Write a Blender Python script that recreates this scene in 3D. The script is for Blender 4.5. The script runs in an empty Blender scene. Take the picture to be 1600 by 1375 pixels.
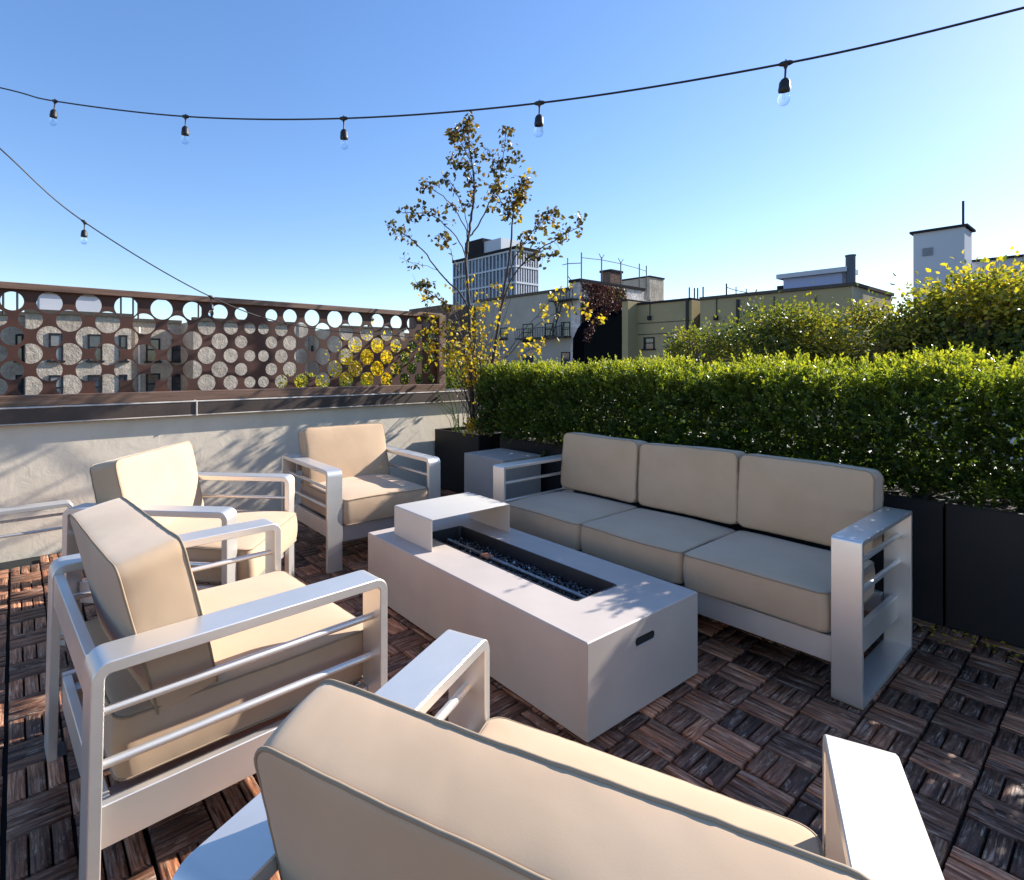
import bpy, math, random
import numpy as np
from math import sin, cos, pi, radians, sqrt
from mathutils import Vector, Matrix, noise as mnoise
random.seed(7); rng = np.random.default_rng(11)
S = bpy.context.scene
COL = S.collection

# ------------------------------------------------------------------ camera, sky, sun, exposure
FX, CX, HY, CH = 852.2, 677.2, 570.0, 1.24          # focal length and principal point of the photo, camera height
cam_d = bpy.data.cameras.new('camera'); cam = bpy.data.objects.new('camera', cam_d); COL.objects.link(cam)
cam.location = (0, 0, CH); cam.rotation_euler = (pi/2, 0, 0)
cam_d.sensor_width = 36; cam_d.lens = FX/1600*36
cam_d.shift_x = (800-CX)/1600; cam_d.shift_y = (HY-687.5)/1600
cam_d.clip_start = .03; cam_d.clip_end = 6000
S.camera = cam
SUN_AZ = radians(26.0)      # measured from +X towards +Y
SUN_EL = radians(27.5)
W = bpy.data.worlds.new('World'); S.world = W; W.use_nodes = True
wn = W.node_tree.nodes; wl = W.node_tree.links
sky = wn.new('ShaderNodeTexSky'); sky.sky_type = 'NISHITA'; sky.sun_disc = False
sky.sun_elevation = SUN_EL; sky.sun_rotation = pi/2 - SUN_AZ
sky.altitude = 100; sky.air_density = 1.0; sky.dust_density = .2; sky.ozone_density = 2.5
hs = wn.new('ShaderNodeHueSaturation'); hs.inputs['Saturation'].default_value = 1.36; hs.inputs['Hue'].default_value = .512
gmn = wn.new('ShaderNodeGamma'); gmn.inputs['Gamma'].default_value = .74
bg = wn['Background']; bg.inputs['Strength'].default_value = .15
wl.new(sky.outputs[0], gmn.inputs['Color']); wl.new(gmn.outputs[0], hs.inputs['Color']); wl.new(hs.outputs[0], bg.inputs[0])
sl = bpy.data.lights.new('sun', 'SUN'); sl.energy = 4.3; sl.angle = radians(.5); sl.color = (1, .965, .915)
so = bpy.data.objects.new('sun', sl); COL.objects.link(so)
sd = Vector((cos(SUN_EL)*cos(SUN_AZ), cos(SUN_EL)*sin(SUN_AZ), sin(SUN_EL)))
so.rotation_euler = sd.to_track_quat('Z', 'Y').to_euler(); so.location = (8, 5, 8)
S.render.engine = 'CYCLES'
S.view_settings.view_transform = 'Standard'; S.view_settings.look = 'None'
S.view_settings.exposure = 1.22; S.view_settings.gamma = 1
try:
    S.cycles.max_bounces = 8; S.cycles.transparent_max_bounces = 12; S.cycles.diffuse_bounces = 4
    S.cycles.caustics_reflective = False; S.cycles.caustics_refractive = False
except Exception: pass

# ------------------------------------------------------------------ frames
AU = radians(37.55)
CU, SU = cos(AU), sin(AU)
def uvw(u, v, z=0): return Vector((CU*u - SU*v, SU*u + CU*v, z))
def ray(px, py, Y): return Vector(((px-CX)/FX*Y, Y, CH-(py-HY)/FX*Y))
def onV(px, v):      # point of the pixel column px on plane v=const: (u, Y)
    r = (px-CX)/FX; u = (r*CU*v + SU*v)/(CU-r*SU); return u, SU*u+CU*v
def onU(px, u):
    r = (px-CX)/FX; v = (CU*u - r*SU*u)/(SU+r*CU); return v, SU*u+CU*v
def zat(py, Y): return CH-(py-HY)/FX*Y

# ------------------------------------------------------------------ materials
MATS = {}
def nodes(name):
    m = bpy.data.materials.new(name); m.use_nodes = True
    nt = m.node_tree; b = nt.nodes['Principled BSDF']; MATS[name] = m
    return m, nt, nt.nodes, nt.links, b
def ramp(N, stops):
    r = N.new('ShaderNodeValToRGB'); e = r.color_ramp.elements
    while len(e) > 1: e.remove(e[-1])
    e[0].position = stops[0][0]; e[0].color = (*stops[0][1], 1)
    for p, c in stops[1:]:
        x = e.new(p); x.color = (*c, 1)
    return r
def mixc(N, L, fac, a, b, mode='MIX'):
    m = N.new('ShaderNodeMix'); m.data_type = 'RGBA'; m.blend_type = mode
    for s, v in ((m.inputs[0], fac), (m.inputs[6], a), (m.inputs[7], b)):
        if hasattr(v, 'links'): L.new(v, s)
        elif isinstance(v, tuple): s.default_value = (*v, 1)
        else: s.default_value = v
    return m.outputs[2]
def tex(N, L, kind, scale, detail=4, rough=.6, coord='Object', mscale=None, rot=None, dist=0):
    tc = N.new('ShaderNodeTexCoord'); out = tc.outputs[coord]
    if mscale or rot:
        mp = N.new('ShaderNodeMapping')
        if mscale: mp.inputs['Scale'].default_value = mscale
        if rot: mp.inputs['Rotation'].default_value = rot
        L.new(out, mp.inputs['Vector']); out = mp.outputs[0]
    if kind == 'noise':
        t = N.new('ShaderNodeTexNoise'); t.inputs['Scale'].default_value = scale
        t.inputs['Detail'].default_value = detail; t.inputs['Roughness'].default_value = rough
        t.inputs['Distortion'].default_value = dist
    elif kind == 'voronoi':
        t = N.new('ShaderNodeTexVoronoi'); t.inputs['Scale'].default_value = scale
    L.new(out, t.inputs['Vector'])
    return t
def bump(N, L, b, h, strength, dist=.01, extra=None):
    bp = N.new('ShaderNodeBump'); bp.inputs['Strength'].default_value = strength
    bp.inputs['Distance'].default_value = dist; L.new(h, bp.inputs['Height'])
    if extra: L.new(extra, bp.inputs['Normal'])
    L.new(bp.outputs[0], b.inputs['Normal']); return bp.outputs[0]
def simple(name, col, rough=.6, metal=0, var=.12, scale=6, bmp=0, bscale=60, bdist=.002, spec=.5, coord='Object', mscale=None):
    m, nt, N, L, b = nodes(name)
    t = tex(N, L, 'noise', scale, 5, .6, coord=coord, mscale=mscale)
    lo = tuple(c*(1-var) for c in col); hi = tuple(min(1, c*(1+var)) for c in col)
    r = ramp(N, [(.3, lo), (.7, hi)]); L.new(t.outputs[0], r.inputs[0]); L.new(r.outputs[0], b.inputs['Base Color'])
    b.inputs['Roughness'].default_value = rough; b.inputs['Metallic'].default_value = metal
    b.inputs['Specular IOR Level'].default_value = spec
    if bmp:
        t2 = tex(N, L, 'noise', bscale, 4, .6, coord=coord); bump(N, L, b, t2.outputs[0], bmp, bdist)
    return m

# brushed aluminium
m, nt, N, L, b = nodes('metal')
t = tex(N, L, 'noise', 3, 3, .5); t2 = tex(N, L, 'noise', 1, 3, .6, mscale=(8, 8, 900)); t3 = tex(N, L, 'noise', 1, 3, .6, mscale=(12, 700, 700))
r = ramp(N, [(.3, (.78, .73, .66)), (.7, (.88, .83, .76))]); L.new(t.outputs[0], r.inputs[0]); L.new(r.outputs[0], b.inputs['Base Color'])
b.inputs['Metallic'].default_value = .74
mr = N.new('ShaderNodeMapRange'); mr.inputs[1].default_value = .3; mr.inputs[2].default_value = .7; mr.inputs[3].default_value = .32; mr.inputs[4].default_value = .46
L.new(t3.outputs[0], mr.inputs[0]); L.new(mr.outputs[0], b.inputs['Roughness']); bump(N, L, b, t3.outputs[0], .08, .001)
# cushion fabric
m, nt, N, L, b = nodes('fabric')
t = tex(N, L, 'noise', 3.5, 4, .6); r = ramp(N, [(.25, (.54, .36, .215)), (.55, (.61, .415, .255)), (.8, (.64, .445, .285))])
L.new(t.outputs[0], r.inputs[0])
st = tex(N, L, 'noise', 9, 5, .7, dist=.6); rs = ramp(N, [(.70, (1, 1, 1)), (.82, (.84, .81, .77))]); L.new(st.outputs[0], rs.inputs[0])
L.new(mixc(N, L, 1.0, r.outputs[0], rs.outputs[0], 'MULTIPLY'), b.inputs['Base Color'])
b.inputs['Roughness'].default_value = .85; b.inputs['Sheen Weight'].default_value = .25; b.inputs['Specular IOR Level'].default_value = .2
t2 = tex(N, L, 'noise', 9, 2, .4, dist=.4); b1 = bump(N, L, b, t2.outputs[0], .24, .006)
t3 = tex(N, L, 'noise', 1, 3, .6, mscale=(420, 420, 1300)); bump(N, L, b, t3.outputs[0], .08, .0010, b1)
simple('piping', (.34, .245, .155), .8, var=.1, scale=20)
simple('pit', (.53, .445, .38), .5, var=.09, scale=2.5, bmp=.06, bscale=220, bdist=.0008)
simple('planter', (.018, .016, .016), .5, spec=.3, var=.25, scale=2.2, bmp=.06, bscale=160, bdist=.0008)
simple('burner_metal', (.05, .05, .055), .45, metal=.5)
simple('black_rubber', (.012, .011, .012), .5)
simple('rust_steel', (.070, .022, .010), .6, var=.35, scale=3.5, bmp=.15, bscale=90)
simple('dark_void', (.01, .01, .01), .9)
simple('soil', (.05, .035, .025), .95, var=.5, scale=30, bmp=.8, bscale=40, bdist=.02)
simple('bark', (.16, .12, .095), .8, var=.4, scale=25, bmp=.5, bscale=80, bdist=.003)
simple('bark_dark', (.06, .045, .04), .8, var=.4, scale=25)
simple('coping_steel', (.070, .046, .034), .55, var=.35, scale=5, bmp=.1, bscale=60)
simple('coping_edge', (.62, .55, .47), .6, var=.3, scale=9)
simple('white_pipe', (.7, .7, .68), .5)
# stucco
m, nt, N, L, b = nodes('stucco')
t = tex(N, L, 'noise', 1.6, 6, .65, dist=.4); r = ramp(N, [(.3, (.70, .58, .43)), (.55, (.83, .70, .53)), (.75, (.87, .75, .59))]); L.new(t.outputs[0], r.inputs[0]); L.new(r.outputs[0], b.inputs['Base Color'])
b.inputs['Roughness'].default_value = .9
t2 = tex(N, L, 'noise', 9, 8, .62, dist=.9); b1 = bump(N, L, b, t2.outputs[0], .22, .015)
t3 = tex(N, L, 'noise', 70, 4, .6); bump(N, L, b, t3.outputs[0], .22, .002, b1)
# rail wood
def wood(name, cols, scale=(3, 60, 60), rough=.55, uv=False, bstr=.4):
    m, nt, N, L, b = nodes(name)
    t = tex(N, L, 'noise', 1, 6, .65, mscale=scale, coord='UV' if uv else 'Object', dist=.5)
    r = ramp(N, cols); L.new(t.outputs[0], r.inputs[0]); out = r.outputs[0]
    if uv:
        at = N.new('ShaderNodeAttribute'); at.attribute_name = 'rnd'
        r2 = ramp(N, [(0, (.22, .20, .20)), (.4, (.55, .50, .47)), (.75, (1.25, 1.12, 1.02)), (1, (2.3, 2.05, 1.85))]); L.new(at.outputs['Fac'], r2.inputs[0])
        out = mixc(N, L, 1, out, r2.outputs[0], 'MULTIPLY')
        t4 = tex(N, L, 'noise', 1, 6, .75, mscale=(9, 26, 1), coord='UV', dist=1.2)
        r4 = ramp(N, [(.50, (0, 0, 0)), (.66, (1, 1, 1))]); L.new(t4.outputs[0], r4.inputs[0])
        t5 = tex(N, L, 'noise', 1, 4, .7, mscale=(5, 170, 1), coord='UV'); r5 = ramp(N, [(.44, (0, 0, 0)), (.62, (1, 1, 1))]); L.new(t5.outputs[0], r5.inputs[0])
        f = N.new('ShaderNodeMath'); f.operation = 'MULTIPLY'; L.new(r4.outputs[0], f.inputs[0]); L.new(r5.outputs[0], f.inputs[1])
        out = mixc(N, L, f.outputs[0], out, (.72, .50, .34))
        mr = N.new('ShaderNodeMapRange'); mr.inputs[3].default_value = .45; mr.inputs[4].default_value = .7; L.new(t4.outputs[0], mr.inputs[0]); L.new(mr.outputs[0], b.inputs['Roughness'])
    else: b.inputs['Roughness'].default_value = rough
    L.new(out, b.inputs['Base Color']); bump(N, L, b, t.outputs[0], bstr, .004)
    return m
wood('deck_wood', [(.32, (.035, .014, .007)), (.45, (.17, .068, .033)), (.57, (.36, .165, .088)), (.72, (.68, .42, .27))], (7, 110, 1), uv=True, bstr=.6)
wood('rail_wood', [(.3, (.10, .050, .030)), (.55, (.19, .105, .065)), (.75, (.27, .17, .12))], (2.5, 45, 45))

def leafmat(name, stops, trans=.45, rough=.35, tcol=1.5, gloss=.5):
    m, nt, N, L, b = nodes(name)
    at = N.new('ShaderNodeAttribute'); at.attribute_name = 'rnd'
    r = ramp(N, stops); L.new(at.outputs['Fac'], r.inputs[0])
    L.new(r.outputs[0], b.inputs['Base Color']); b.inputs['Roughness'].default_value = rough
    b.inputs['Specular IOR Level'].default_value = gloss
    tr = N.new('ShaderNodeBsdfTranslucent')
    L.new(mixc(N, L, 1, r.outputs[0], (tcol, tcol, tcol*.35), 'MULTIPLY'), tr.inputs[0])
    mx = N.new('ShaderNodeMixShader'); mx.inputs[0].default_value = trans
    L.new(b.outputs[0], mx.inputs[1]); L.new(tr.outputs[0], mx.inputs[2]); L.new(mx.outputs[0], N['Material Output'].inputs[0])
    return m
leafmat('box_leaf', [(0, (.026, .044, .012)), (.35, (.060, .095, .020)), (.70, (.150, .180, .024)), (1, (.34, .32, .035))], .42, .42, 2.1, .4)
leafmat('street_leaf', [(0, (.035, .06, .015)), (.5, (.11, .125, .02)), (.8, (.24, .21, .03)), (1, (.30, .24, .05))], .45, .4, 1.9)
leafmat('golden_leaf', [(0, (.05, .08, .02)), (.45, (.13, .15, .025)), (.75, (.34, .30, .035)), (1, (.52, .40, .04))], .45, .4, 1.7)
leafmat('ginkgo_leaf', [(0, (.12, .17, .02)), (.3, (.45, .36, .02)), (1, (.70, .50, .02))], .45, .5, 1.5)
leafmat('birch_leaf', [(0, (.045, .045, .02)), (.35, (.11, .085, .025)), (.65, (.19, .11, .03)), (.82, (.34, .22, .03)), (1, (.55, .38, .03))], .4, .45, 1.5)
leafmat('yellow_leaf', [(0, (.20, .20, .03)), (.4, (.45, .33, .03)), (.8, (.60, .42, .03)), (1, (.50, .22, .03))], .45, .45, 1.5)
leafmat('vine_leaf', [(0, (.05, .02, .02)), (.5, (.15, .04, .035)), (.8, (.17, .12, .05)), (1, (.05, .06, .02))], .2, .6, 1.2)
leafmat('grass_leaf', [(0, (.16, .22, .04)), (1, (.45, .38, .18))], .35, .6, 1.3)
# brick facades
def brick(name, c1, c2, mort, scale=1.0, patch=.35, bstr=.9):
    m, nt, N, L, b = nodes(name)
    tc = N.new('ShaderNodeTexCoord'); mp = N.new('ShaderNodeMapping'); L.new(tc.outputs['UV'], mp.inputs[0])
    bt = N.new('ShaderNodeTexBrick'); L.new(mp.outputs[0], bt.inputs[0])
    bt.inputs['Scale'].default_value = scale; bt.inputs['Brick Width'].default_value = .22; bt.inputs['Row Height'].default_value = .075
    bt.inputs['Mortar Size'].default_value = .009; bt.inputs['Color1'].default_value = (*c1, 1); bt.inputs['Color2'].default_value = (*c2, 1); bt.inputs['Mortar'].default_value = (*mort, 1)
    t = tex(N, L, 'noise', .7, 8, .7); r = ramp(N, [(.3, (1-patch,)*3), (.7, (1+patch*.4,)*3)]); L.new(t.outputs[0], r.inputs[0])
    t2 = tex(N, L, 'noise', 4.5, 6, .7); r2 = ramp(N, [(.35, (.78, .76, .74)), (.6, (1.05, 1.05, 1.05))]); L.new(t2.outputs[0], r2.inputs[0])
    o = mixc(N, L, 1, bt.outputs[0], r.outputs[0], 'MULTIPLY'); o = mixc(N, L, .8, o, r2.outputs[0], 'MULTIPLY')
    L.new(o, b.inputs['Base Color']); b.inputs['Roughness'].default_value = .95; b.inputs['Specular IOR Level'].default_value = 0
    b1 = bump(N, L, b, t2.outputs[0], bstr, .12); 
    return m
brick('beige_brick', (.60, .50, .39), (.50, .41, .32), (.58, .50, .41))
brick('white_brick', (.80, .74, .70), (.58, .53, .49), (.72, .67, .63), patch=.5)
brick('brown_brick', (.14, .085, .065), (.20, .13, .10), (.22, .18, .15))
brick('cream_brick', (.50, .44, .36), (.42, .36, .29), (.50, .45, .38))
simple('gray_stucco', (.36, .34, .30), .95, spec=0.0, var=.12, scale=.35)
simple('tan_stucco', (.37, .30, .17), .95, spec=0.0, var=.10, scale=.3)
simple('tan_stucco_end', (.40, .34, .24), .95, spec=0.0, var=.15, scale=.5)
simple('white_panel', (.52, .53, .56), .8, spec=0.0, var=.05, scale=.2)
simple('lavender_panel', (.40, .43, .60), .8, spec=0.0, var=.04, scale=.3)
simple('dark_trim', (.035, .033, .035), .8, spec=0.0)
simple('roof_trim', (.10, .085, .07), .8, spec=0.0)
simple('tower_frame', (.50, .52, .56), .6, var=.05, scale=.05)
simple('fire_steel', (.02, .018, .018), .6)
simple('painted_shadow', (.003, .004, .005), 1.0, spec=.0)  # near-black colour for the painted shadow beside the ivy wall
simple('window_shade', (.22, .22, .21), .7)
m, nt, N, L, b = nodes('window_glass')
t = tex(N, L, 'noise', .9, 3, .5); r = ramp(N, [(.4, (.015, .02, .028)), (.6, (.05, .065, .09))]); L.new(t.outputs[0], r.inputs[0]); L.new(r.outputs[0], b.inputs['Base Color'])
b.inputs['Roughness'].default_value = .08; b.inputs['Specular IOR Level'].default_value = .9
simple('ground', (.09, .085, .075), .95, var=.4, scale=.05)
m, nt, N, L, b = nodes('bulb_glass')
b.inputs['Transmission Weight'].default_value = 1; b.inputs['Roughness'].default_value = .02; b.inputs['IOR'].default_value = 1.08; b.inputs['Base Color'].default_value = (.97, .98, 1, 1)
m, nt, N, L, b = nodes('fire_glass')
at = N.new('ShaderNodeAttribute'); at.attribute_name = 'rnd'; r = ramp(N, [(0, (.004, .004, .005)), (.9, (.02, .02, .022)), (.93, (.55, .55, .55))]); L.new(at.outputs['Fac'], r.inputs[0]); L.new(r.outputs[0], b.inputs['Base Color'])
b.inputs['Roughness'].default_value = .05; b.inputs['Specular IOR Level'].default_value = 1
simple('burner_pipe', (.35, .33, .32), .4, metal=.7, var=.3, scale=30)
simple('ignitor_plate', (.45, .17, .09), .6)

# ------------------------------------------------------------------ mesh helpers
class MB:
    def __init__(s): s.v = []; s.f = []; s.uv = None
    def add(s, vs, fs):
        n = len(s.v); s.v += [tuple(p) for p in vs]; s.f += [tuple(i+n for i in f) for f in fs]
    def box(s, c, d, M=None, ch=0):
        x, y, z = d[0]/2, d[1]/2, d[2]/2; c = Vector(c)
        if ch <= 0:
            vs = [Vector((a*x, b_*y, e*z)) for e in (-1, 1) for b_ in (-1, 1) for a in (-1, 1)]
            fs = [(0, 2, 3, 1), (4, 5, 7, 6), (0, 1, 5, 4), (2, 6, 7, 3), (0, 4, 6, 2), (1, 3, 7, 5)]
        else:
            vs = []; ix = {}
            for e in (-1, 1):
                for b_ in (-1, 1):
                    for a in (-1, 1):
                        for k in range(3):
                            q = [a*(x-ch), b_*(y-ch), e*(z-ch)]; q[k] = (a*x, b_*y, e*z)[k]
                            ix[(a, b_, e, k)] = len(vs); vs.append(Vector(q))
            fs = []
            for k in range(3):
                o1, o2 = [j for j in range(3) if j != k]
                for sg in (-1, 1):
                    q = []
                    for p1, p2 in ((-1, -1), (1, -1), (1, 1), (-1, 1)):
                        t = [0, 0, 0]; t[k] = sg; t[o1] = p1; t[o2] = p2; q.append(ix[(*t, k)])
                    fs.append(q)
            for k in range(3):      # edges along axis k
                o1, o2 = [j for j in range(3) if j != k]
                for p1 in (-1, 1):
                    for p2 in (-1, 1):
                        t0 = [0, 0, 0]; t0[o1] = p1; t0[o2] = p2; t1 = list(t0); t0[k] = -1; t1[k] = 1
                        fs.append([ix[(*t0, o1)], ix[(*t1, o1)], ix[(*t1, o2)], ix[(*t0, o2)]])
            for a in (-1, 1):
                for b_ in (-1, 1):
                    for e in (-1, 1): fs.append([ix[(a, b_, e, k)] for k in range(3)])
            # fix winding by centre
            ff = []
            for f in fs:
                cc = sum((vs[i] for i in f), Vector())/len(f); nn = (vs[f[1]]-vs[f[0]]).cross(vs[f[2]]-vs[f[1]])
                ff.append(f if nn.dot(cc) > 0 else f[::-1])
            fs = ff
        if M: vs = [M @ p for p in vs]
        s.add([p+c for p in vs], fs); return s
    def tube(s, pts, r, n=8, closed=False, cap=True):
        pts = [Vector(p) for p in pts]; m_ = len(pts)
        rr = r if isinstance(r, (list, tuple)) else [r]*m_
        up = None; base = len(s.v); vs = []
        for i, p in enumerate(pts):
            a = pts[(i-1) % m_] if (i > 0 or closed) else p; b_ = pts[(i+1) % m_] if (i < m_-1 or closed) else p
            t = (b_-a)
            if t.length < 1e-9: t = Vector((0, 0, 1))
            t.normalize()
            if up is None: up = Vector((0, 0, 1)) if abs(t.z) < .9 else Vector((1, 0, 0))
            x = up - t*up.dot(t)
            if x.length < 1e-4: x = Vector((1, 0, 0)) - t*t.x
            x.normalize(); y = t.cross(x); up = x
            for k in range(n):
                an = 2*pi*k/n; vs.append(p + (x*cos(an)+y*sin(an))*rr[i])
        fs = []
        for i in range(m_ if closed else m_-1):
            j = (i+1) % m_
            for k in range(n):
                k2 = (k+1) % n; fs.append((i*n+k, i*n+k2, j*n+k2, j*n+k))
        if cap and not closed: fs += [tuple(range(n-1, -1, -1)), tuple((m_-1)*n+k for k in range(n))]
        s.add(vs, fs); return s
    def lathe(s, prof, c=(0, 0, 0), n=20):
        vs = []; c = Vector(c)
        for r, z in prof:
            for k in range(n): vs.append(c+Vector((r*cos(2*pi*k/n), r*sin(2*pi*k/n), z)))
        fs = []
        for i in range(len(prof)-1):
            for k in range(n):
                k2 = (k+1) % n; fs.append((i*n+k, i*n+k2, (i+1)*n+k2, (i+1)*n+k))
        fs += [tuple(range(n-1, -1, -1)), tuple((len(prof)-1)*n+k for k in range(n))]
        s.add(vs, fs); return s
    def bar(s, path, y0, y1, t, ch=.002, closed=False):
        """flat bar bent in the x-z plane; path = outer line, thickness t to the right of travel"""
        P = [Vector((p[0], 0, p[1])) for p in path]; m_ = len(P); vs = []; fs = []
        for i, p in enumerate(P):
            a = P[(i-1) % m_] if (i > 0 or closed) else None; b_ = P[(i+1) % m_] if (i < m_-1 or closed) else None
            if a is None: a = p - (b_-p)
            if b_ is None: b_ = p + (p-a)
            d1 = (p-a).normalized(); d2 = (b_-p).normalized(); tt = (d1+d2).normalized()
            nr = Vector((-tt.z, 0, tt.x)); sc = 1/max(.3, tt.dot(d1)); 
            def q(o, y): return p - nr*(o*sc) + Vector((0, y, 0))
            vs += [q(0, y0+ch), q(0, y1-ch), q(ch, y1), q(t-ch, y1), q(t, y1-ch), q(t, y0+ch), q(t-ch, y0), q(ch, y0)]
        n = 8
        for i in range(m_ if closed else m_-1):
            j = (i+1) % m_
            for k in range(n):
                k2 = (k+1) % n; fs.append((i*n+k, j*n+k, j*n+k2, i*n+k2))
        if not closed: fs += [tuple(range(n)), tuple((m_-1)*n+k for k in range(n-1, -1, -1))]
        s.add(vs, fs); return s
    def build(s, name, mat, parent=None, smooth=True, angle=35, fix=True):
        me = bpy.data.meshes.new(name); me.from_pydata(s.v, [], s.f); me.validate()
        if fix:
            import bmesh
            bm = bmesh.new(); bm.from_mesh(me); bmesh.ops.recalc_face_normals(bm, faces=bm.faces); bm.to_mesh(me); bm.free()
        me.materials.append(MATS[mat])
        if smooth:
            me.shade_smooth(); me.set_sharp_from_angle(angle=radians(angle))
        o = bpy.data.objects.new(name, me); COL.objects.link(o)
        if parent: o.parent = parent
        return o
def tag(o, label=None, cat=None, group=None, kind=None):
    if label: o['label'] = label
    if cat: o['category'] = cat
    if group: o['group'] = group
    if kind: o['kind'] = kind
    return o
def empty(name, loc=(0, 0, 0), rz=0, label=None, cat=None, group=None):
    o = bpy.data.objects.new(name, None); o.empty_display_size = .1; COL.objects.link(o)
    o.location = loc; o.rotation_euler = (0, 0, rz); return tag(o, label, cat, group)
def copy_tree(o, parent=None):
    c = o.copy(); COL.objects.link(c)
    if parent: c.parent = parent
    for ch in [x for x in COL.objects if x.parent == o]: copy_tree(ch, c)
    return c
def rpath(pts, r, n=6, closed=False):
    out = []; m_ = len(pts)
    for i, p in enumerate(pts):
        p = Vector(p)
        if not closed and i in (0, m_-1): out.append(tuple(p)); continue
        a = Vector(pts[(i-1) % m_]); b_ = Vector(pts[(i+1) % m_]); d1 = (a-p).normalized(); d2 = (b_-p).normalized()
        s0 = p+d1*r; s1 = p+d2*r
        for k in range(n+1):
            t = k/n; th = t*pi/2; out.append(tuple(s0 + (p-s0)*sin(th) + (s1-p)*(1-cos(th))))
    return out
def fast_mesh(name, V, F, mat, rnd=None, parent=None, uv=None, smooth=False):
    """V (n,3), F (m,k) numpy"""
    me = bpy.data.meshes.new(name); k = F.shape[1]
    me.vertices.add(len(V)); me.vertices.foreach_set('co', V.astype(np.float32).ravel())
    me.loops.add(F.size); me.loops.foreach_set('vertex_index', F.astype(np.int32).ravel())
    me.polygons.add(len(F)); me.polygons.foreach_set('loop_start', np.arange(0, F.size, k, dtype=np.int32))
    me.polygons.foreach_set('loop_total', np.full(len(F), k, dtype=np.int32))
    if smooth: me.polygons.foreach_set('use_smooth', np.ones(len(F), dtype=bool))
    me.update(calc_edges=True)
    if uv is not None:
        l = me.uv_layers.new(name='UVMap'); l.data.foreach_set('uv', uv.astype(np.float32).ravel())
    if rnd is not None:
        a = me.attributes.new('rnd', 'FLOAT', 'FACE'); a.data.foreach_set('value', rnd.astype(np.float32))
    me.materials.append(MATS[mat]); o = bpy.data.objects.new(name, me); COL.objects.link(o)
    if parent: o.parent = parent
    return o
def norm(a): return a/np.maximum(1e-9, np.linalg.norm(a, axis=1, keepdims=True))
def leaves(name, C, D, size, mat, rnd, parent=None, aspect=.55, fold=.25):
    """leaf-shaped folded pairs of quads: C centres, D direction of the blade"""
    n = len(C); D = norm(D); R = norm(np.cross(D, rng.normal(size=(n, 3)))); Nn = np.cross(D, R)
    size = np.broadcast_to(np.asarray(size, float), (n,))[:, None]; w = size*aspect*.5
    base = C; tip = C+D*size - Nn*size*.08; m1 = C+D*size*.4
    l1 = m1+R*w+Nn*w*fold*2; l2 = C+D*size*.75+R*w*.65+Nn*w*fold
    r1 = m1-R*w+Nn*w*fold*2; r2 = C+D*size*.75-R*w*.65+Nn*w*fold
    V = np.stack([base, l1, l2, tip, r2, r1], 1).reshape(-1, 3)
    i = np.arange(n)[:, None]*6
    F = np.concatenate([np.hstack([i, i+3, i+2, i+1]), np.hstack([i, i+5, i+4, i+3])], 0)
    return fast_mesh(name, V, F, mat, np.concatenate([rnd, rnd]), parent)

# ------------------------------------------------------------------ ground, own building, deck
gm = MB(); gm.box((0, 0, -9.3), (5000, 5000, .5)); g = gm.build('ground', 'ground', smooth=False); tag(g, kind='structure')
rb = MB()
c = uvw(1.0, 0.9); rb.box((c.x, c.y, -4.63), (8.2, 8.0, 8.9), Matrix.Rotation(AU, 3, 'Z'))
o = rb.build('roof_base', 'brown_brick', smooth=False); tag(o, kind='structure')

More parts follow.
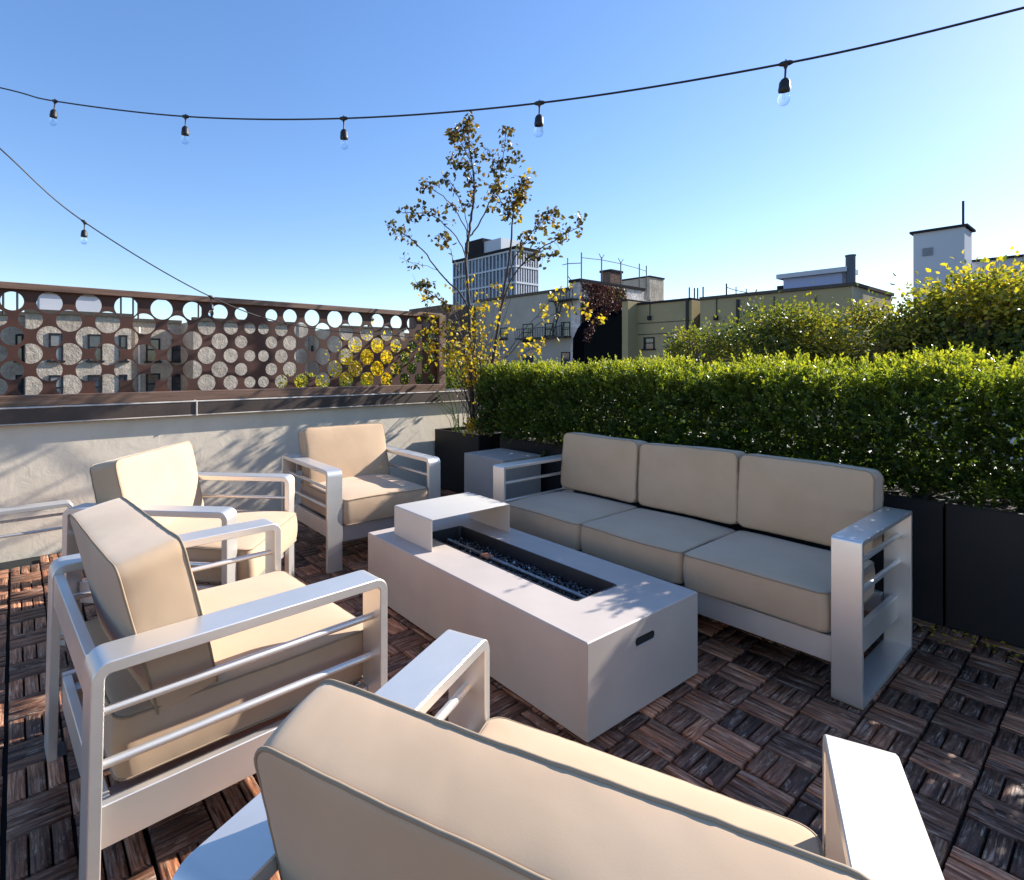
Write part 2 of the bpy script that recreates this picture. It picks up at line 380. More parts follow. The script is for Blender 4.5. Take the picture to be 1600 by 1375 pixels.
def deck():
    q = .1503; cu0, cv0 = 1.782, .904; V = []; F = []; UV = []; R = []
    th = .022; chf = .0025; nv = 0
    for i in range(-34, 13):
        for j in range(-24, 22):
            u0 = cu0+i*q; v1 = cv0-j*q; v0 = v1-q
            if v1 > 4.40 or u0 > 3.75: continue
            if u0 < .12 and v1 > 4.28: continue
            along_v = (i+j) % 2 == 0
            g2 = .0035
            tu0 = u0+(g2 if i % 2 else .006)/1; tu1 = u0+q-(.006 if i % 2 else g2)
            tv0 = v0+g2; tv1 = v1-g2
            A0, A1, B0, B1 = (tv0, tv1, tu0, tu1) if along_v else (tu0, tu1, tv0, tv1)
            w = (B1-B0+.004)/3
            base = rng.random()
            for k in range(3):
                b0 = B0+k*w+rng.normal()*.0006; b1 = B0+(k+1)*w-.0062; a0 = A0+rng.normal()*.0007; a1 = A1+rng.normal()*.0007
                dz = rng.normal(size=4)*.0009-.0016+rng.normal()*.0008
                def pt(a, b_, z):
                    return (b_, a, z) if along_v else (a, b_, z)
                co = [(a0, b0), (a1, b0), (a1, b1), (a0, b1)]; ci = [(a0+chf, b0+chf), (a1-chf, b0+chf), (a1-chf, b1-chf), (a0+chf, b1-chf)]
                vs = [pt(*p, -th) for p in co] + [pt(*p, dz[n_]-chf) for n_, p in enumerate(co)] + [pt(*p, dz[n_]) for n_, p in enumerate(ci)]
                V += vs
                fs = [(8, 9, 10, 11)] + [(4+n_, 4+(n_+1) % 4, 8+(n_+1) % 4, 8+n_) for n_ in range(4)] + [(n_, (n_+1) % 4, 4+(n_+1) % 4, 4+n_) for n_ in range(4)]
                if along_v: fs = [f[::-1] for f in fs]
                rr = min(1, max(0, .50*base+.40*rng.random() + rng.normal()*.08 + (.22 if along_v else -.08))); ou, ov = rng.random()*50, rng.random()*50  # slats along v lighter: directional grain sheen put into their colour
                for f in fs:
                    F.append([nv+x for x in f]); R.append(rr)
                    for x in f:
                        p = vs[x]; a, b_ = (p[1], p[0]) if along_v else (p[0], p[1])
                        UV.append((a-a0+ou, b_-b0+ov+p[2]))
                nv += 12
    o = fast_mesh('deck', np.array(V), np.array(F), 'deck_wood', np.array(R), uv=np.array(UV))
    o.rotation_euler = (0, 0, AU); tag(o, kind='structure')
    b = MB(); b.box((1.0, .9, -.11), (7.4, 7.4, .17)); o2 = b.build('deck_base', 'dark_void', smooth=False); o2.rotation_euler = (0, 0, AU); tag(o2, kind='structure')
deck()

# ------------------------------------------------------------------ stucco parapet, coping, perforated screen
UE = 4.6
wall = empty('parapet_wall', uvw(.8, 4.45), AU, 'off white stucco parapet wall along the far side under the perforated screen', 'wall')
b = MB(); b.box((.35, .21, .30), (7.7, .42, 1.11), ch=.004); b.build('stucco_face', 'stucco', wall)
b = MB()
for a0, a1 in ((-3.9, .30), (.306, 3.9-.02)): b.box(((a0+a1)/2, .195, .908), (a1-a0, .49, .106), ch=.004)
b.build('coping', 'coping_steel', wall)
b = MB(); b.tube([(.303, -.053, .852), (.303, -.053, .962), (.303, .0, .966)], .006, 6)
b.tube([(-3.9, -.049, .858), (3.88, -.049, .858)], .0045, 6); b.build('drip_edge', 'coping_edge', wall)
b = MB(); b.tube([(-3.9, -.048, .962), (3.88, -.048, .962)], .006, 6); b.build('coping_lip', 'coping_edge', wall)

scr = empty('perforated_screen', uvw(0, 4.5, .962), AU, 'rust brown metal privacy screen with round holes on top of the stucco wall', 'privacy screen')
oddx = [19, 78, 139.5, 198.6, 254, 302.5, 345, 378.6, 426.2, 455.2, 489.8, 525.5, 557.5, 592, 621.5, 646, 668.5]
evx = [47.8, 108.7, 169.4, 226.6, 279, 324.6, 362.4, 392.3, 413.7, 441.7, 473, 506.5, 543, 576, 606.6, 634.8, 657, 676.7]
rad_u = [-.3, -.01, .192, .417, .651, .886, 1.107, 1.312, 1.483, 1.61, 1.74, 1.905, 2.113, 2.338, 2.552, 2.795, 3.014, 3.204, 3.387, 3.5]
rad_r = [.045, .062, .073, .078, .078, .077, .072, .064, .052, .043, .052, .063, .072, .077, .077, .074, .068, .060, .050, .045]
odd = [onV(x, 4.5)[0] for x in oddx]; ev = [onV(x, 4.5)[0] for x in evx]
odd += [x-1.87-.0 for x in odd[1:9]] + [-.13-.0]; ev += [x-1.87 for x in ev[:9]] + [-.02-.07]
odd = sorted(odd); ev = sorted(ev)
def clean(a):
    out = []
    for x in a:
        if x < -1.9: continue
        if not out or x-out[-1] > .1: out.append(x)
    return out
odd = clean(odd); ev = clean(ev)
cu = bpy.data.curves.new('sheet', 'CURVE'); cu.dimensions = '2D'; cu.fill_mode = 'BOTH'; cu.extrude = .004
def poly(pts):
    s = cu.splines.new('POLY'); s.points.add(len(pts)-1)
    for i, p in enumerate(pts): s.points[i].co = (p[0], p[1], 0, 1)
    s.use_cyclic_u = True
poly([(-2.0, .06), (3.55, .06), (3.55, .79), (-2.0, .79)])
rowz = [1.660, 1.545, 1.430, 1.315, 1.203, 1.096]; HOLES = []
for ri, z in enumerate(rowz):
    for u in (odd if ri % 2 == 0 else ev):
        uu = u if u > -.3 else u+1.87
        r_ = float(np.interp(uu, rad_u, rad_r))
        zz = z-.962
        if zz-r_ < .065: 
            pts = [(u+r_*cos(a), max(.066, zz+r_*sin(a))) for a in np.linspace(0, 2*pi, 36, endpoint=False)]
            q = []
            for p in pts:
                if q and abs(p[1]-.066) < 1e-9 and abs(q[-1][1]-.066) < 1e-9 and len([x for x in q if abs(x[1]-.066) < 1e-9]) > 1: q[-1] = p
                else: q.append(p)
            pts = q
        else: pts = [(u+r_*cos(a), zz+r_*sin(a)) for a in np.linspace(0, 2*pi, 36, endpoint=False)]
        poly(pts)
tmp = bpy.data.objects.new('tmp', cu); COL.objects.link(tmp)
bpy.context.view_layer.update()
me = bpy.data.meshes.new_from_object(tmp.evaluated_get(bpy.context.evaluated_depsgraph_get())); bpy.data.objects.remove(tmp)
me.materials.clear(); me.materials.append(MATS['rust_steel']); me.name = 'perforated_sheet'
sh = bpy.data.objects.new('perforated_sheet', me); COL.objects.link(sh); sh.parent = scr; sh.rotation_euler = (pi/2, 0, 0); sh.location = (0, .03, 0)
b = MB(); b.box((.78, .03, .795), (5.6, .07, .045), ch=.003); b.build('top_rail', 'rail_wood', scr)
b = MB(); b.box((.78, -.005, .040), (5.6, .070, .074), ch=.003)
b.build('bottom_rail', 'rail_wood', scr)
for x in (3.57, -1.9):
    b = MB(); b.box((x, .03, .40), (.09, .09, .80), ch=.004); b.build('post', 'rail_wood', scr)

# low parapet behind the hedge
par = empty('side_parapet', uvw(4.42, 1.4), AU, 'low pale parapet behind the hedge planters', 'wall')
b = MB(); b.box((.15, -.3, .05), (.3, 5.9, 1.1), ch=.004); b.build('stucco_face', 'stucco', par)
b = MB(); b.box((.15, -.3, .625), (.36, 5.9, .05), ch=.004); b.build('coping', 'coping_edge', par)

# ------------------------------------------------------------------ cushions
def cushion(w, d, h, bulge=.02, rp=.045, re=.014, seed=0, wr=.0022, top_bulge=None, side=.010, sag=0):
    """box cushion centred at 0, thickness along z. returns (body MB, piping MB)"""
    nseg = 10; npt = []
    def ring(ins, k=1.0):
        hw, hd = w/2-ins, d/2-ins; r_ = max(.004, rp-ins*.5); hw *= k; hd *= k; r_ *= k
        pts = []
        def side_pts(a, b_, n): return [(a[0]+(b_[0]-a[0])*t/n, a[1]+(b_[1]-a[1])*t/n) for t in range(n)]
        cs = [(hw-r_, hd-r_, 0), (-hw+r_, hd-r_, pi/2), (-hw+r_, -hd+r_, pi), (hw-r_, -hd+r_, 3*pi/2)]
        for ci, (cx, cy, a0) in enumerate(cs):
            for t in range(7): pts.append((cx+r_*cos(a0+t/6*pi/2), cy+r_*sin(a0+t/6*pi/2)))
            nx = cs[(ci+1) % 4]; e = (nx[0]+r_*cos(nx[2]), nx[1]+r_*sin(nx[2])); st = pts[-1]
            n_ = 34 if ci % 2 == 0 else 28
            pts += side_pts(st, e, n_)[1:]
        return pts
    prof = []    # (inset, z, bulge_flag k)
    z0 = h/2
    prof_side = []
    for t in range(5):
        a = t/4*pi/2; prof_side.append((re*(1-cos(pi/2-a)) if False else re-re*sin(a), z0-re+re*cos(a)))
    prof_side = prof_side           # from top edge (inset re, z0) down to (0, z0-re)
    nS = 9
    mid = [(0, (z0-re)*(1-2*t/nS)) for t in range(1, nS)]
    bot = [(i_, -z_) for i_, z_ in prof_side[::-1]]
    rings = []
    ks = [0.06, .16, .28, .4, .52, .64, .74, .83, .90, .95, .98]
    tb = bulge if top_bulge is None else top_bulge
    def bl(x, y, B):
        fx = 1-abs(x/(w/2))**2.6; fy = 1-abs(y/(d/2))**2.6
        return B*max(0, fx)**.6*max(0, fy)**.6
    for k in ks: rings.append([(x, y, z0+bl(x, y, tb)) for x, y in ring(re, k)])
    for i_, z_ in prof_side: rings.append([(x, y, z_+bl(x, y, tb)) for x, y in ring(i_)])
    for i_, z_ in mid:
        rings.append([(x*(1+side*cos(z_/z0*pi/2)/(w/2)), y*(1+side*cos(z_/z0*pi/2)/(d/2)), z_) for x, y in ring(i_)])
    for i_, z_ in bot: rings.append([(x, y, z_-bl(x, y, bulge)) for x, y in ring(i_)])
    for k in ks[::-1]: rings.append([(x, y, -z0-bl(x, y, bulge)) for x, y in ring(re, k)])
    n = len(rings[0]); sv = Vector((seed*7.3, seed*3.1, seed*1.7))
    def disp(p):
        p = Vector(p); q = p+sv
        a = mnoise.noise_vector(q*3.0)*.007 + mnoise.noise_vector(q*8.0)*wr*.6
        ed = max(0, 1-abs(abs(p.z)-h/2)/.035)      # gathers near seams
        g_ = mnoise.noise(Vector((q.x*38, q.y*38, q.z*6)))*.0024*ed
        a += Vector((p.x, p.y, 0)).normalized()*g_
        if sag: a += Vector((0, 0, -sag*math.exp(-((p.x/(w*.3))**2+(p.y/(d*.3))**2))))
        return p+a
    vs = [disp(p) for r_ in rings for p in r_]
    fs = []
    for i in range(len(rings)-1):
        for k in range(n):
            k2 = (k+1) % n; fs.append((i*n+k, (i+1)*n+k, (i+1)*n+k2, i*n+k2))
    ct = len(vs); vs.append(disp((0, 0, z0+tb))); vs.append(disp((0, 0, -z0-bulge)))
    for k in range(n):
        k2 = (k+1) % n; fs.append((ct, k, k2)); fs.append((ct+1, (len(rings)-1)*n+k2, (len(rings)-1)*n+k))
    body = MB(); body.add(vs, fs)
    pip = MB()
    for sg in (1, -1):
        o_ = re*.30
        pts = [disp((x, y, sg*(z0-re*.25))) for x, y in ring(o_*.2)]
        pip.tube(pts, .0030, 8, closed=True)
    return body, pip
def add_cushion(name, parent, M, dims, **kw):
    body, pip = cushion(*dims, **kw)
    body.v = [tuple(M @ Vector(p)) for p in body.v]; pip.v = [tuple(M @ Vector(p)) for p in pip.v]
    o = body.build(name, 'fabric', parent, angle=80); p = pip.build('piping', 'piping', o, angle=80)
    return o
def Mx(loc, ax='Y', ang=0, pre=None):
    m_ = Matrix.Translation(Vector(loc)) @ Matrix.Rotation(ang, 4, ax)
    return m_ @ pre if pre else m_

# ------------------------------------------------------------------ armchairs
CWd, CDp, AH, BW, BT = .835, .759, .607, .098, .026
def armchair(seed, lean=0, tw=0, thick=.118, fwd=0):
    root = empty('lounge_armchair'); hx, hy = CDp/2, CWd/2
    for sg in (-1, 1):
        y0, y1 = (hy-BW, hy) if sg > 0 else (-hy, -hy+BW)
        b = MB(); b.bar(rpath([(-hx-.012, 0), (-hx, AH), (hx, AH), (hx, .0)], .038, 7), y0, y1, BT)
        fr = b.build('arm_frame', 'metal', root)
        for z in (.48, .362):
            r_ = MB(); yc = (y0+y1)/2; r_.tube([(-hx+BT, yc, z), (hx-BT, yc, z)], .0100, 12); r_.build('side_rod', 'metal', root)
            r2 = MB()
        for x in (hx-.03, -hx+.016):
            b = MB(); b.box((x+.013, (y0+y1)/2, -.0015), (.022, BW-.02, .004)); b.build('foot_pad', 'black_rubber', fr)
        b = MB(); b.box((0, sg*(hy-BW+.016), .208), (CDp-2*BT-.002, .026, .096), ch=.002); b.build('seat_rail', 'metal', root)
    b = MB(); b.box((hx-BT-.014, 0, .208), (.026, CWd-2*BW-.002, .096), ch=.002); b.build('front_rail', 'metal', root)
    b = MB(); b.box((-hx+BT+.013, 0, .208), (.026, CWd-2*BW-.002, .096), ch=.002); b.build('back_rail', 'metal', root)
    b = MB(); b.box((-hx+BT-.008, 0, .532), (.026, CWd-2*BW-.002, .10), ch=.002); b.build('back_rail', 'metal', root)
    b = MB()
    for k in range(6): b.box((-.02, -.28+k*.112, .225), (CDp-.12, .05, .012), ch=.002)
    b.build('seat_slats', 'metal', root)
    wi = CWd-2*BW-.012
    add_cushion('seat_cushion', root, Mx((.035+fwd, 0, .340)), (.70, wi, .150), bulge=.008, top_bulge=.030, seed=seed, re=.008, side=.007, rp=.035)
    # back cushion: x->up, y->width, z->forward normal
    pre = Matrix(((0, 0, 1, 0), (0, 1, 0, 0), (-1, 0, 0, 0), (0, 0, 0, 1)))
    Mb = Matrix.Translation((-.220+lean, 0, .588)) @ Matrix.Rotation(tw, 4, 'Z') @ Matrix.Rotation(radians(-13), 4, 'Y') @ pre
    add_cushion('back_cushion', root, Mb, (.41, wi+.01, thick), bulge=.014, top_bulge=.020, seed=seed+.37, re=.007, wr=.002, rp=.035, side=.002)
    return root
def place_chair(root, o, th, label):
    d = Vector((cos(th), sin(th))); w = Vector((-sin(th), cos(th)))
    c = Vector(o) + d*CDp/2 + w*CWd/2
    root.location = (c.x, c.y, 0); root.rotation_euler = (0, 0, th)
    tag(root, label, 'armchair', 'matching metal lounge armchairs with beige cushions')
H_ = CH
place_chair(armchair(1.0, tw=radians(2), thick=.150, lean=.012), (-.5775*H_, .9202*H_), radians(40.2), 'front left armchair seen from behind and the side, its cushion leaning on an open back')
place_chair(armchair(2.0, thick=.135, fwd=.05), (-1.3218*H_, 1.9424*H_), radians(-5.5), 'side on armchair with bright cream back cushion between the wall and front left armchair')
place_chair(armchair(3.0, tw=radians(2)), (-.8645*H_, 3.1074*H_), radians(-54.2), 'armchair facing the camera, back to the stucco wall, near the tree planter')
place_chair(armchair(4.0, tw=radians(1)), (.3117*H_, .2059*H_), radians(59.7), 'nearest armchair at the bottom, seen from above and behind its large back cushion')

# ------------------------------------------------------------------ sofa
def sofa():
    th = radians(37.5); o = Vector((.3039*H_, 2.7858*H_)); SL, SD = 1.5306*H_, .5584*H_
    # local frame: x forward = -depth direction, y = ... place origin at the middle
    d = Vector((cos(th), sin(th))); w = Vector((sin(th), -cos(th)))
    c = o + d*SD/2 + w*SL/2
    root = empty('sofa', (c.x, c.y, 0), th+pi, 'three seat metal framed sofa with beige cushions in front of the hedge', 'sofa')
    hx, hy = SD/2, SL/2; T = .019; bw = .095
    # with rz = th+pi: local +x = -d (front), local +y = w rotated
    for sg in (-1, 1):
        y0, y1 = (hy-bw, hy) if sg > 0 else (-hy, -hy+bw)
        b = MB(); b.bar(rpath([(-hx, 0.001), (-hx, AH), (hx, AH), (hx, 0.001)], .012, 4, closed=True), y0, y1, T, closed=True)
        b.build('arm_frame', 'metal', root)
        for z in (.49, .374):
            r_ = MB(); r_.tube([(-hx+T, sg*(hy-bw/2), z), (hx-T, sg*(hy-bw/2), z)], .0105, 12); r_.build('side_rod', 'metal', root)
        b = MB(); b.box((0, sg*(hy-bw/2-.01), .178), (SD-2*T-.002, .026, .098), ch=.002); b.build('seat_rail', 'metal', root)
    for x in (hx-T-.010, -hx+T+.012):
        b = MB(); b.box((x, 0, .178), (.026, SL-2*bw-.002, .098), ch=.002); b.build('front_rail' if x > 0 else 'back_rail', 'metal', root)
    b = MB(); b.box((-hx+.013, 0, .53), (.026, SL-2*bw-.002, .10), ch=.002); b.build('back_rail', 'metal', root)
    b = MB()
    for k in range(14): b.box((0, -hy+.16+k*.122, .212), (SD-.09, .05, .012), ch=.002)
    b.build('seat_slats', 'metal', root)
    wi = (SL-2*bw-.006)/3
    pre = Matrix(((0, 0, 1, 0), (0, 1, 0, 0), (-1, 0, 0, 0), (0, 0, 0, 1)))
    for k in range(3):
        y = -hy+bw+.003+wi*(k+.5)
        add_cushion('seat_cushion', root, Mx((hx-.29+.004, y, .312)), (.585, wi-.006, .145), bulge=.006, top_bulge=.020, seed=10+k, re=.010, side=.005, rp=.04, wr=.0016)
        Mb = Matrix.Translation((-hx+.068, y+(-.004, .004, 0)[k], .590)) @ Matrix.Rotation(radians((-.6, .8, -.4)[k]), 4, 'X') @ Matrix.Rotation(radians(-4), 4, 'Y') @ pre
        add_cushion('back_cushion', root, Mb, (.365, wi-.008, .135), bulge=.010, top_bulge=.022, seed=20+k, re=.009, rp=.035, side=.003, wr=.0022)
sofa()

# ------------------------------------------------------------------ fire pit
def fire_pit():
    th = radians(36.05); o = Vector((-.2861*H_, 2.3765*H_)); PL, PD, PH = 1.1718*H_, .5537*H_, .3347
    root = empty('fire_pit_table', (o.x, o.y, 0), th, 'long taupe metal fire pit table with sunken burner tray amid the seating', 'fire pit')
    # local x = depth, local y = -length
    x0, x1, y0, y1 = .226, .478, -1.222, -.205; e = .003
    zt = PH
    m_ = MB()
    # shell : walls and top frame with opening (thin sheet, rounded edges)
    def quadbox(xa, xb, ya, yb, za, zb, ch=.0015): m_.box(((xa+xb)/2, (ya+yb)/2, (za+zb)/2), (xb-xa, yb-ya, zb-za), ch=ch)
    t = .012
    out = [(0, 0), (0, -PL), (PD, -PL), (PD, 0)]
    def rr(x0, x1, y0, y1, r, n=6):
        pts = []
        for cx, cy, a0 in ((x1-r, y1-r, 0), (x0+r, y1-r, pi/2), (x0+r, y0+r, pi), (x1-r, y0+r, 3*pi/2)):
            for k in range(n+1): pts.append((cx+r*cos(a0+k/n*pi/2), cy+r*sin(a0+k/n*pi/2)))
        return pts
    n = 6
    oo = rr(0, PD, -PL, 0, .004, n); o2 = rr(.004, PD-.004, -PL+.004, -.004, .001, n); ii = rr(x0, x1, y0, y1, .018, n); i2 = rr(x0+.006, x1-.006, y0+.006, y1-.006, .015, n)
    k = len(oo); V = [(*p, .012) for p in oo]+[(*p, zt-.004) for p in oo]+[(*p, zt) for p in o2]+[(*p, zt) for p in ii]+[(*p, zt-.02) for p in ii]
    F = []
    for a in range(4):
        for i in range(k): F.append((a*k+i, a*k+(i+1) % k, (a+1)*k+(i+1) % k, (a+1)*k+i))
    F.append(tuple(range(k)))
    m_.add(V, F); shell = m_.build('cabinet', 'pit', root, angle=30)
    b = MB()
    for i in range(k):
        pass
    V = [(*p, zt+.0015) for p in rr(x0-.006, x1+.006, y0-.006, y1+.006, .02, n)]+[(*p, zt+.0015) for p in ii]+[(*p, zt-.0) for p in rr(x0-.008, x1+.008, y0-.008, y1+.008, .021, n)]+[(*p, zt-.05) for p in i2]+[(*p, zt-.075) for p in i2]
    F = [(i, (i+1) % k, k+(i+1) % k, k+i) for i in range(k)]+[(2*k+i, 2*k+(i+1) % k, (i+1) % k, i) for i in range(k)]+[(k+i, k+(i+1) % k, 3*k+(i+1) % k, 3*k+i) for i in range(k)]+[(3*k+i, 3*k+(i+1) % k, 4*k+(i+1) % k, 4*k+i) for i in range(k)]+[tuple(4*k+i for i in range(k))]
    b.add(V, F); b.build('burner_tray', 'burner_metal', root)
    b = MB(); b.tube([((x0+x1)/2, y1-.05, zt-.040), ((x0+x1)/2, y0+.05, zt-.040)], .008, 10); b.build('burner_pipe', 'burner_pipe', root)
    b = MB(); b.box(((x0+x1)/2-.005, (y0+y1)/2+.14, zt-.037), (.045, .055, .012), ch=.002); b.build('ignitor_plate', 'ignitor_plate', root)
    # crushed glass: one stuff part
    n = 2600; P = np.stack([rng.uniform(x0+.014, x1-.014, n), rng.uniform(y0+.014, y1-.014, n), zt-.072+rng.random(n)*.020], 1)
    sz = rng.uniform(.004, .0095, n)[:, None, None]
    B = np.array([(1, 0, 0), (-1, 0, 0), (0, 1, 0), (0, -1, 0), (0, 0, 1), (0, 0, -1)], float)[None]*sz*(1+.5*rng.normal(size=(n, 6, 1))).clip(.5, 1.6)
    a = rng.normal(size=(n, 3, 3)); Q = np.linalg.qr(a)[0]; B = np.einsum('nij,nkj->nki', Q, B)
    V = (P[:, None]+B).reshape(-1, 3); fi = np.array([(0, 2, 4), (2, 1, 4), (1, 3, 4), (3, 0, 4), (2, 0, 5), (1, 2, 5), (3, 1, 5), (0, 3, 5)])
    F = (np.arange(n)[:, None, None]*6+fi[None]).reshape(-1, 3)
    g_ = fast_mesh('fire_glass', V, F, 'fire_glass', np.repeat(rng.random(n), 8), root); g_['kind'] = 'stuff'
    # hand slot in the end face
    hp = []
    for c_, w_, z_ in ((.322, .115, .258),):
        s = MB()
        pts = rr(c_-w_/2, c_+w_/2, z_-.014, z_+.014, .012, 5); kk = len(pts)
        V = [(x, -PL-.0015, z) for x, z in pts]+[(x, -PL-.0005, z) for x, z in pts]; F = [tuple(range(kk))]+[(i, (i+1) % kk, kk+(i+1) % kk, kk+i) for i in range(kk)]
        s.add(V, F); s.build('hand_slot', 'dark_void', root)
        s = MB(); s.box((c_, -PL-.003, z_-.0155), (w_-.016, .006, .004), ch=.001); s.build('slot_lip', 'pit', root)
    # folded shelf over the burner end (its own thing: lifts off)
    sx0, sx1, sy0, sy1, sz1 = .097, .617, -.455, -.115, .490
    sh_ = empty('folded_shelf', (o.x, o.y, 0), th, 'pale bent metal shelf bridge standing on the far end of the fire pit', 'shelf')
    m2 = MB(); m2.bar(rpath([(sx0, zt+.001), (sx0, sz1), (sx1, sz1), (sx1, zt+.001)], .006, 3), sy0, sy1, .004, ch=.0008)
    m2.build('bent_sheet', 'pit_light', sh_)
MATS['pit_light'] = simple('pit_light', (.60, .55, .48), .42, var=.04, scale=3, bmp=.05, bscale=200, bdist=.0006)
fire_pit()

# ------------------------------------------------------------------ side table / tank box
tb = empty('side_table', uvw(3.22, 3.25), AU, 'taupe metal cube side table between the sofa and the tree planter', 'side table')
b = MB(); b.box((0, 0, .252), (.44, .46, .496), ch=.003); b.build('cabinet', 'pit', tb)
b = MB(); b.box((-.2205+.15, -.2305, .455), (.10, .003, .02)); b.build('hand_slot', 'dark_void', tb)

# ------------------------------------------------------------------ planters
def planter(u0, u1, v0, v1, h, label, soil_z):
    cu_, cv_ = (u0+u1)/2, (v0+v1)/2
    r = empty('planter_box', uvw(cu_, cv_), AU, label, 'planter', 'black metal planter boxes')
    du, dv, t = u1-u0, v1-v0, .012
    b = MB()
    b.box((-du/2+t/2, 0, h/2), (t, dv, h), ch=.002); b.box((du/2-t/2, 0, h/2), (t, dv, h), ch=.002)
    b.box((0, -dv/2+t/2, h/2), (du-2*t, t, h-.001), ch=.002); b.box((0, dv/2-t/2, h/2), (du-2*t, t, h-.001), ch=.002)
    b.box((0, 0, .02), (du-2*t, dv-2*t, .03)); b.build('box', 'planter', r)
    b = MB(); f_ = .028
    b.box((-du/2+f_/2-.001, 0, h+.0015), (f_, dv+.002, .003)); b.box((du/2-f_/2+.001, 0, h+.0015), (f_, dv+.002, .003))
    b.box((0, -dv/2+f_/2-.001, h+.0015), (du-2*f_, f_, .003)); b.box((0, dv/2-f_/2+.001, h+.0015), (du-2*f_, f_, .003)); b.build('rim', 'planter', r, smooth=False)
    s = MB(); nx, ny = 14, max(14, int(dv*14)); V = []; F = []
    for i in range(nx+1):
        for j in range(ny+1):
            x = -du/2+t+(du-2*t)*i/nx; y = -dv/2+t+(dv-2*t)*j/ny
            V.append((x, y, soil_z+.018*mnoise.noise(Vector((x*9, y*9, u0)))))
    for i in range(nx):
        for j in range(ny): a = i*(ny+1)+j; F.append((a, a+ny+1, a+ny+2, a+1))
    s.add(V, F); s.build('soil', 'soil', r); return r
planter(3.40, 4.06, 3.74, 4.40, .583, 'square black planter holding the small tree in the corner by the stucco wall', .55)
planter(3.495, 4.10, 2.075, 3.556, .583, 'black hedge planter behind the left half of the sofa', .55)
planter(3.495, 4.10, .580, 2.068, .583, 'black hedge planter behind the right arm of the sofa, up to the seam', .55)
planter(3.495, 4.10, -1.25, .570, .583, 'black hedge planter at the right edge of the view, right of the seam', .55)

